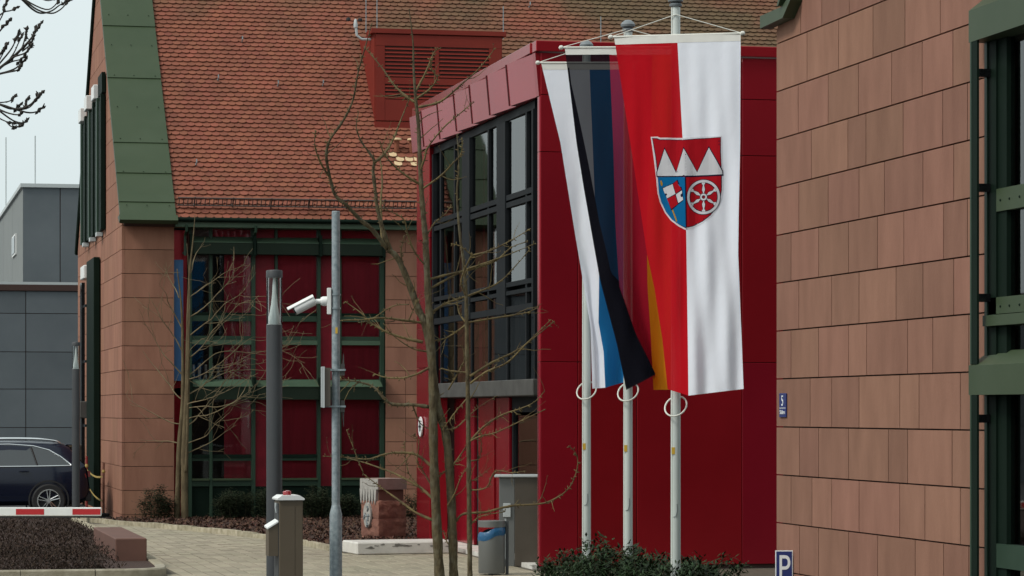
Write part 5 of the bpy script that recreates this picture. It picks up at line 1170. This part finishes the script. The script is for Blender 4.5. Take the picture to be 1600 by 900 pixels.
TREE_C = [
 [(0.261,-0.0,4.469),(0.435,-0.013,4.534),(0.565,-0.026,4.621),(0.674,-0.039,4.717),(0.748,-0.052,4.795),(0.817,-0.066,4.895),0.012],
 [(0.674,0.0,4.717),(0.717,0.003,4.769),(0.752,0.007,4.83),(0.77,0.01,4.873),0.006],
 [(0.565,-0.0,4.621),(0.661,-0.01,4.708),(0.696,-0.02,4.795),(0.709,-0.029,4.86),0.007],
 [(0.565,0.0,4.621),(0.617,0.008,4.699),(0.643,0.016,4.76),(0.674,0.023,4.825),0.006],
 [(0.478,0.0,4.577),(0.587,0.009,4.708),(0.626,0.019,4.786),(0.643,0.028,4.847),0.007],
 [(0.674,-0.0,4.708),(0.73,-0.043,4.743),(0.765,-0.087,4.799),0.006],
 [(0.5,-0.0,4.569),(0.609,-0.037,4.656),(0.704,-0.073,4.686),(0.761,-0.11,4.738),0.008],
 [(0.435,0.0,4.534),(0.587,0.025,4.577),(0.652,0.051,4.621),(0.687,0.076,4.669),0.008],
 [(0.435,-0.0,4.534),(0.565,-0.018,4.56),(0.643,-0.036,4.573),(0.683,-0.054,4.603),0.008],
 [(0.435,-0.0,4.543),(0.522,-0.02,4.673),(0.557,-0.04,4.717),(0.587,-0.06,4.751),0.006],
 [(0.457,0.0,4.543),(0.53,0.05,4.69),(0.543,0.099,4.769),0.005],
 [(0.391,-0.0,4.664),(0.5,-0.002,4.817),(0.548,-0.004,4.873),(0.591,-0.007,4.921),0.008],
 [(0.391,0.0,4.795),(0.522,0.025,4.96),(0.587,0.05,4.99),(0.635,0.076,5.017),0.007],
 [(0.5,-0.0,4.882),(0.543,-0.002,4.96),(0.565,-0.005,5.047),0.005],
 [(0.391,0.0,4.534),(0.522,0.008,4.599),(0.6,0.017,4.638),(0.661,0.025,4.656),(0.696,0.033,4.69),0.007],
 [(0.217,-0.0,4.403),(0.435,-0.015,4.36),(0.543,-0.03,4.338),(0.652,-0.045,4.308),(0.739,-0.06,4.338),(0.783,-0.075,4.382),(0.83,-0.09,4.421),0.011],
 [(0.652,0.0,4.308),(0.717,0.01,4.325),(0.757,0.02,4.369),(0.774,0.03,4.417),0.006],
 [(0.543,0.0,4.338),(0.696,0.028,4.295),(0.765,0.055,4.303),(0.8,0.083,4.334),0.008],
 [(0.543,0.0,4.338),(0.643,0.002,4.308),(0.696,0.003,4.343),(0.709,0.005,4.39),0.006],
 [(0.522,0.0,4.343),(0.587,0.018,4.317),(0.63,0.036,4.325),(0.652,0.054,4.356),0.006],
 [(0.435,0.0,4.36),(0.522,0.013,4.36),(0.587,0.026,4.373),(0.613,0.039,4.408),0.006],
 [(0.435,-0.0,4.351),(0.565,-0.033,4.29),(0.652,-0.065,4.269),(0.687,-0.098,4.282),0.008],
 [(0.522,0.0,4.299),(0.609,0.019,4.238),(0.674,0.039,4.225),(0.704,0.058,4.251),0.007],
 [(0.478,0.0,4.273),(0.565,0.009,4.23),(0.648,0.018,4.217),0.006],
 [(0.565,-0.0,4.23),(0.6,-0.015,4.195),(0.635,-0.03,4.19),(0.67,-0.045,4.199),0.005],
 [(0.217,-0.0,4.403),(0.391,-0.035,4.325),(0.5,-0.07,4.282),(0.522,-0.106,4.264),0.009],
 [(0.348,0.0,5.317),(0.522,0.014,5.186),(0.652,0.027,5.077),(0.73,0.041,5.003),(0.791,0.055,4.973),(0.861,0.069,4.99),(0.913,0.082,5.03),(0.983,0.096,5.073),0.01],
 [(0.522,-0.0,5.186),(0.696,-0.001,5.047),(0.783,-0.002,4.986),(0.87,-0.004,4.964),(0.922,-0.005,4.982),(0.965,-0.006,5.021),(1.0,-0.007,5.09),0.008],
 [(0.609,0.0,5.143),(0.696,0.013,5.056),(0.826,0.026,4.995),(0.887,0.039,5.021),(0.922,0.053,5.082),0.007],
 [(0.783,0.0,5.073),(0.848,0.038,5.056),(0.913,0.076,5.09),0.006],
]

# ============================================================ trees and shrubs
def grow_twigs(mb, path, rnd, r0, spur=0.5, side=0.35, along=(0.15,1.0), length=(0.12,0.45), droop=0.0):
    """short spurs and side shoots along a branch path of (x,y,z,r)"""
    n = len(path)
    for i in range(int(n*along[0]), n-1):
        p = Vector(path[i][:3]); q = Vector(path[i+1][:3]); t = (q-p)
        if t.length < 1e-5: continue
        t.normalize()
        for _ in range(2):
            if rnd.random() < spur:
                w = p.lerp(q, rnd.random()); d = (t.orthogonal().normalized()); d.rotate(Matrix.Rotation(rnd.uniform(0,6.28),3,t)); l = rnd.uniform(.015,.045)
                d = (d+t*0.4).normalized()
                mb.tube([w, w+d*(l+path[i][3])], [0.0075,0.0045], 4)
        if rnd.random() < side:
            w = p.lerp(q, rnd.random()); d = t.orthogonal().normalized(); d.rotate(Matrix.Rotation(rnd.uniform(0,6.28),3,t)); d = (d+t*rnd.uniform(.4,1.2)).normalized()
            l = rnd.uniform(*length); r = min(path[i][3]*0.6, 0.0075); pts = [w]; 
            for k in range(4):
                d = (d+Vector((rnd.uniform(-.3,.3),rnd.uniform(-.3,.3),rnd.uniform(-.25,.35)-droop))).normalized(); pts.append(pts[-1]+d*l/4)
                if rnd.random() < spur: s_ = d.orthogonal().normalized(); s_.rotate(Matrix.Rotation(rnd.uniform(0,6.28),3,d)); mb.tube([pts[-1],pts[-1]+s_*0.018], 0.0035, 3)
            mb.tube(pts, [r, r*.85, r*.7, r*.55, r*.35], 4, cap=False)
ta = thing('ginkgo_tree', 'large bare multi stemmed tree with spurred branches in the centre foreground', 'tree', (7.34,37.29,0), FA)
rnd = random.Random(31); tw = MB()
branches = []
for k, Lq in enumerate(TREE_A):
    Lq = [(a,d,z,r) for a,d,z,r in Lq]
    if k >= 3:   # natural wobble
        Lq = [(a+rnd.uniform(-.008,.008), d+rnd.uniform(-.02,.02), z+rnd.uniform(-.008,.008), r) for a,d,z,r in Lq]
    sp = smooth_path(Lq, 12 if k < 3 else 5); sp = [(a,b_,c_,max(r*(1.0 if k < 3 or Lq[0][3] > .02 else 1.3),0.005)) for a,b_,c_,r in sp]
    if k < 3:
        m1 = MB(); m1.tube([p[:3] for p in sp], [p[3]*(1+0.05*math.sin(i*.7)) for i,p in enumerate(sp)], 14, jit=.07, rnd=rnd); m1.build('trunk', 'bark', ta, smooth='all')
        grow_twigs(tw, sp, rnd, 0, spur=0.14, side=0.06, along=(0.2,1))
    else:
        m1 = MB(); m1.tube([p[:3] for p in sp], [p[3]*(1+rnd.uniform(-.15,.2)) for p in sp], 8, jit=.1, rnd=rnd); m1.build('branch', 'bark' if Lq[0][3] > 0.016 else 'twig', ta, smooth='all')
        grow_twigs(tw, sp, rnd, 0, spur=0.6, side=0.13)
tw.build('crown', 'twig', ta, smooth='all', fix=False)

def grow(mb, p, d, r, length, depth, rnd, spread=0.6, up=0.25, bud=None, minr=0.003):
    """recursive bare branch"""
    n = max(3, int(length/0.09)); pts = [Vector(p)]; rads = [r]; d = Vector(d).normalized()
    for k in range(n):
        d = (d+Vector((rnd.gauss(0,.13),rnd.gauss(0,.13),rnd.gauss(0,.11)+up*0.10))).normalized()
        pts.append(pts[-1]+d*length/n); rads.append(max(minr, r*(1-0.75*(k+1)/n)))
        if depth > 0 and k > 1 and rnd.random() < (0.34 if depth > 1 else 0.2):
            s_ = d.orthogonal().normalized(); s_.rotate(Matrix.Rotation(rnd.uniform(0,6.28),3,d))
            grow(mb, pts[-1], d+s_*spread*rnd.uniform(.6,1.5), rads[-1]*0.6, length*rnd.uniform(.28,.6), depth-1, rnd, spread, up, bud, minr)
    mb.tube(pts, rads, 6 if r > 0.012 else 4, cap=False)
    if bud is not None and depth <= 1:
        for q in range(3):
            c = pts[-1]-d*0.022*q; rr_ = rnd.uniform(.010,.016)
            bud.lathe([(0.001,-.018),(rr_,-.006),(rr_*.8,.008),(0.001,.02)], 5, tuple(c+Vector((rnd.uniform(-.01,.01),rnd.uniform(-.01,.01),0))))
tb2 = thing('slender_tree', 'slim bare young tree in the mulch bed before the stone building', 'tree', (6.32,60.6,0), FA)
rnd = random.Random(12)
stems = [[(0.03,0,0,.105),(0.02,0.02,1.4,.09),(0.08,0,2.8,.072),(0.10,-.02,4.1,.05),(0.13,0,5.1,.03),(0.2,0,5.8,.018),(0.24,0,6.3,.008)],
         [(-0.14,0.06,0,.085),(-0.09,0.05,1.5,.07),(-0.02,.06,2.4,.06),(-0.02,.08,3.4,.045),(-0.05,.1,4.4,.028),(-0.14,.1,5.2,.012)],
         [(0.06,-.1,1.0,.04),(0.1,-.12,2.0,.035),(0.12,-.2,3.2,.03),(0.16,-.25,4.6,.018),(0.1,-.25,5.7,.008)]]
for st in stems:
    sp = smooth_path(st, 9); m1 = MB(); m1.tube([p[:3] for p in sp],[p[3]*.74*(1+.05*math.sin(i*.9)) for i,p in enumerate(sp)], 12, jit=.08, rnd=rnd); m1.build('trunk', 'bark_pale', tb2, smooth='all')
cr_ = MB()
limbs = [((0.05,0,1.6),(1.0,-.2,.25),1.3),((0.05,0,1.95),(1,.1,.5),1.9),((0.07,0,2.3),(1,-.3,.25),1.9),((0.08,0,2.6),(1,.2,.55),2.1),((0.1,0,3.0),(1,-.1,.35),2.2),((0.1,0,3.35),(1,.1,.6),2.2),((0.1,0,3.8),(1,-.2,.45),1.9),((0.12,0,4.2),(1,.1,.6),1.4),((0.12,0,4.6),(.9,-.1,.8),1.1),((0.14,0,5.1),(.5,.1,1),.8),
         ((-0.08,0.05,1.6),(-1,.1,.1),0.9),((-0.05,.05,2.0),(-1,-.3,.4),1.3),((-0.02,.06,2.5),(-1,.1,.6),1.4),((-0.02,.06,3.0),(-.9,-.2,.8),1.4),((-0.03,.08,3.5),(-.8,.1,1.0),1.3),((-0.05,.1,4.0),(-.7,-.1,.9),1.1),((-0.1,.1,4.6),(-.4,.1,1.0),.8),
         ((0.1,-.15,2.4),(.6,-1,.4),1.2),((0.08,0,3.3),(.3,-1,.5),1.2),((0.05,0,2.9),(.9,-.4,.2),1.7),((0.07,0,2.1),(.8,-.5,.3),1.6),((0.05,.05,1.4),(.9,.3,.3),1.2)]
for p, d, l in limbs: grow(cr_, p, d, 0.015, l, 2, rnd, spread=0.75, up=0.12, minr=0.0038)
cr_.build('crown', 'twig_pale', tb2, smooth='all', fix=False)

# overhanging budded tree whose trunk stands left of the view
tc = thing('budded_tree', 'dark budding branches reaching in from the top left against the sky', 'tree', (0.36,20.39,0), FA)
rnd = random.Random(44)
sp = smooth_path([(0,0,-0.05,.15),(0.02,0,1.5,.13),(-0.03,.1,3.0,.11),(0.0,0,4.5,.09),(-0.05,0,6.0,.05),(-0.1,0,7.5,.02)],4); m1 = MB(); m1.tube([p[:3] for p in sp],[p[3] for p in sp],12); m1.build('trunk','twig_dark',tc,smooth='all')
cr_ = MB(); bud = MB()
for st in ([(-.03,0,4.05),(.1,0,4.25),(.261,0,4.469)],[(-.03,0,4.0),(.08,0,4.25),(.217,0,4.404)],[(0,0,4.7),(.15,0,5.1),(.348,0,5.32)]): cr_.tube(st,[.03,.02,.013],7)
for st in TREE_C:
    r = st[-1]; pts = smooth_path([(a,d,z) for a,d,z in st[:-1]], 4); n = len(pts)
    cr_.tube(pts, [max(.0045, r*(1-.6*i/n)) for i in range(n)], 6)
    e, d = Vector(pts[-1]), (Vector(pts[-1])-Vector(pts[-2])).normalized()
    for q in range(rnd.randint(3,5)):
        c = e-d*0.021*q+Vector((rnd.uniform(-.009,.009),rnd.uniform(-.01,.01),0)); rr_ = rnd.uniform(.009,.016)
        bud.tube([c-d*.018, c, c+d*.02], [.002, rr_, .002], 6)
        if rnd.random() < .7: bud.tube([c, c+Vector((rnd.uniform(-.02,.02),rnd.uniform(-.02,.02),rnd.uniform(-.012,.02)))], [rr_*.6,.002], 4)
    for q in range(rnd.randint(0,3)):
        c = Vector(pts[rnd.randint(n//2,n-1)]); bud.tube([c, c+Vector((rnd.uniform(-.02,.03),rnd.uniform(-.02,.02),rnd.uniform(0,.03)))], [.007,.003], 5)
cr_.build('crown', 'twig_dark', tc, smooth='all', fix=False); bud.build('buds', 'twig_dark', tc, smooth='all', fix=False)['kind'] = 'stuff'

def shrub(name, label, x, y, rx, ry, h, n, seed, leaf, m, group, upright=0.6):
    o = thing(name, label, 'shrub', (x,y,0), FA, group)
    rnd = random.Random(seed); mb = MB(); st = MB(); tips = []
    for k in range(int(26*max(rx,0.4))):
        a, rr_ = rnd.uniform(0,6.28), rnd.random()**.5
        b0 = Vector((math.cos(a)*rr_*rx*.7, math.sin(a)*rr_*ry*.7, -0.02)); hh = h*(0.62+0.42*rnd.random())*(1-.35*rr_*rr_)
        t_ = b0+Vector((math.cos(a)*rr_*rx*.35, math.sin(a)*rr_*ry*.35, hh)); mid = b0.lerp(t_,.5)+Vector((rnd.uniform(-.05,.05),rnd.uniform(-.05,.05),0))
        st.tube([b0,mid,t_],[.010,.007,.004],4,cap=False); tips.append((b0,mid,t_))
    st.build('stems', 'leaf_stem', o, fix=False)
    for k in range(n):
        b0, mid, t_ = rnd.choice(tips); t = rnd.random()**.6; p = b0.lerp(mid,t*2) if t < .5 else mid.lerp(t_,t*2-1)
        spread = .10+.06*(1-t)
        p = p+Vector((rnd.gauss(0,spread*.6),rnd.gauss(0,spread*.6),rnd.gauss(0,.04))); p.z = max(p.z,.03)
        a = rnd.uniform(0,6.28); d = Vector((math.cos(a),math.sin(a),rnd.uniform(-.1,1.0)*upright*1.6)).normalized()
        l = leaf*rnd.uniform(.7,1.25); w = l*rnd.uniform(.15,.22); s_ = d.cross(Vector((0,0,1))).normalized(); nn = s_.cross(d)
        m_ = p+d*l*.5
        mb.add([p, m_+s_*w-nn*l*.05, p+d*l-nn*l*.12, m_-s_*w-nn*l*.05, m_+nn*l*.03], [(0,1,4),(1,2,4),(2,3,4),(3,0,4)])
    mb.build('foliage', m, o, fix=False)
    return o
for x, y, rx, h, n, lab in ((8.70,36.2,.50,.50,1500,'low laurel shrub at the left end below the farthest flagpole'),(8.98,35.1,.6,.74,2300,'laurel shrub with upright shoots below the middle flagpole'),(9.05,33.7,.5,.70,2000,'laurel shrub just behind the nearest flagpole'),(8.9,34.4,.6,.66,2000,'bushy laurel shrub between the nearest and middle flagpoles'),(8.92,32.1,.42,.66,1500,'laurel shrub directly in front of the nearest flagpole')):
    shrub('laurel_shrub', lab, x, y, rx, .5, h, n, int(x*100+y*7), .085, 'leaf', 'laurel shrubs around the flagpoles', upright=1.0)
shrub('laurel_shrub', 'low laurel shrub standing apart near the right sandstone wing', 10.1, 34.9, .5, .5, .56, 1600, 91, .075, 'leaf', 'laurel shrubs around the flagpoles', upright=0.9)
for x, y, rx, h, n, lab in ((5.80,60.7,.36,.74,3200,'rounded evergreen shrub in front of the stone pilaster'),(7.45,60.4,.50,.72,4400,'evergreen shrub right of the slender tree under the window'),(8.1,60.2,.50,.78,4400,'dark evergreen shrub left of the lamp post under the window'),(8.95,60.3,.55,.76,4400,'evergreen shrub between the ticket column and the camera mast'),(9.6,60.5,.4,.62,2800,'evergreen shrub just right of the camera mast'),(11.0,60.4,.5,.75,3000,'evergreen shrub between the memorial and the red pavilion')):
    shrub('evergreen_shrub', lab, x, y, rx, .4, h, n, int(x*31+y), .07, 'leaf_hedge', 'evergreen shrubs under the stone building windows', upright=.4)
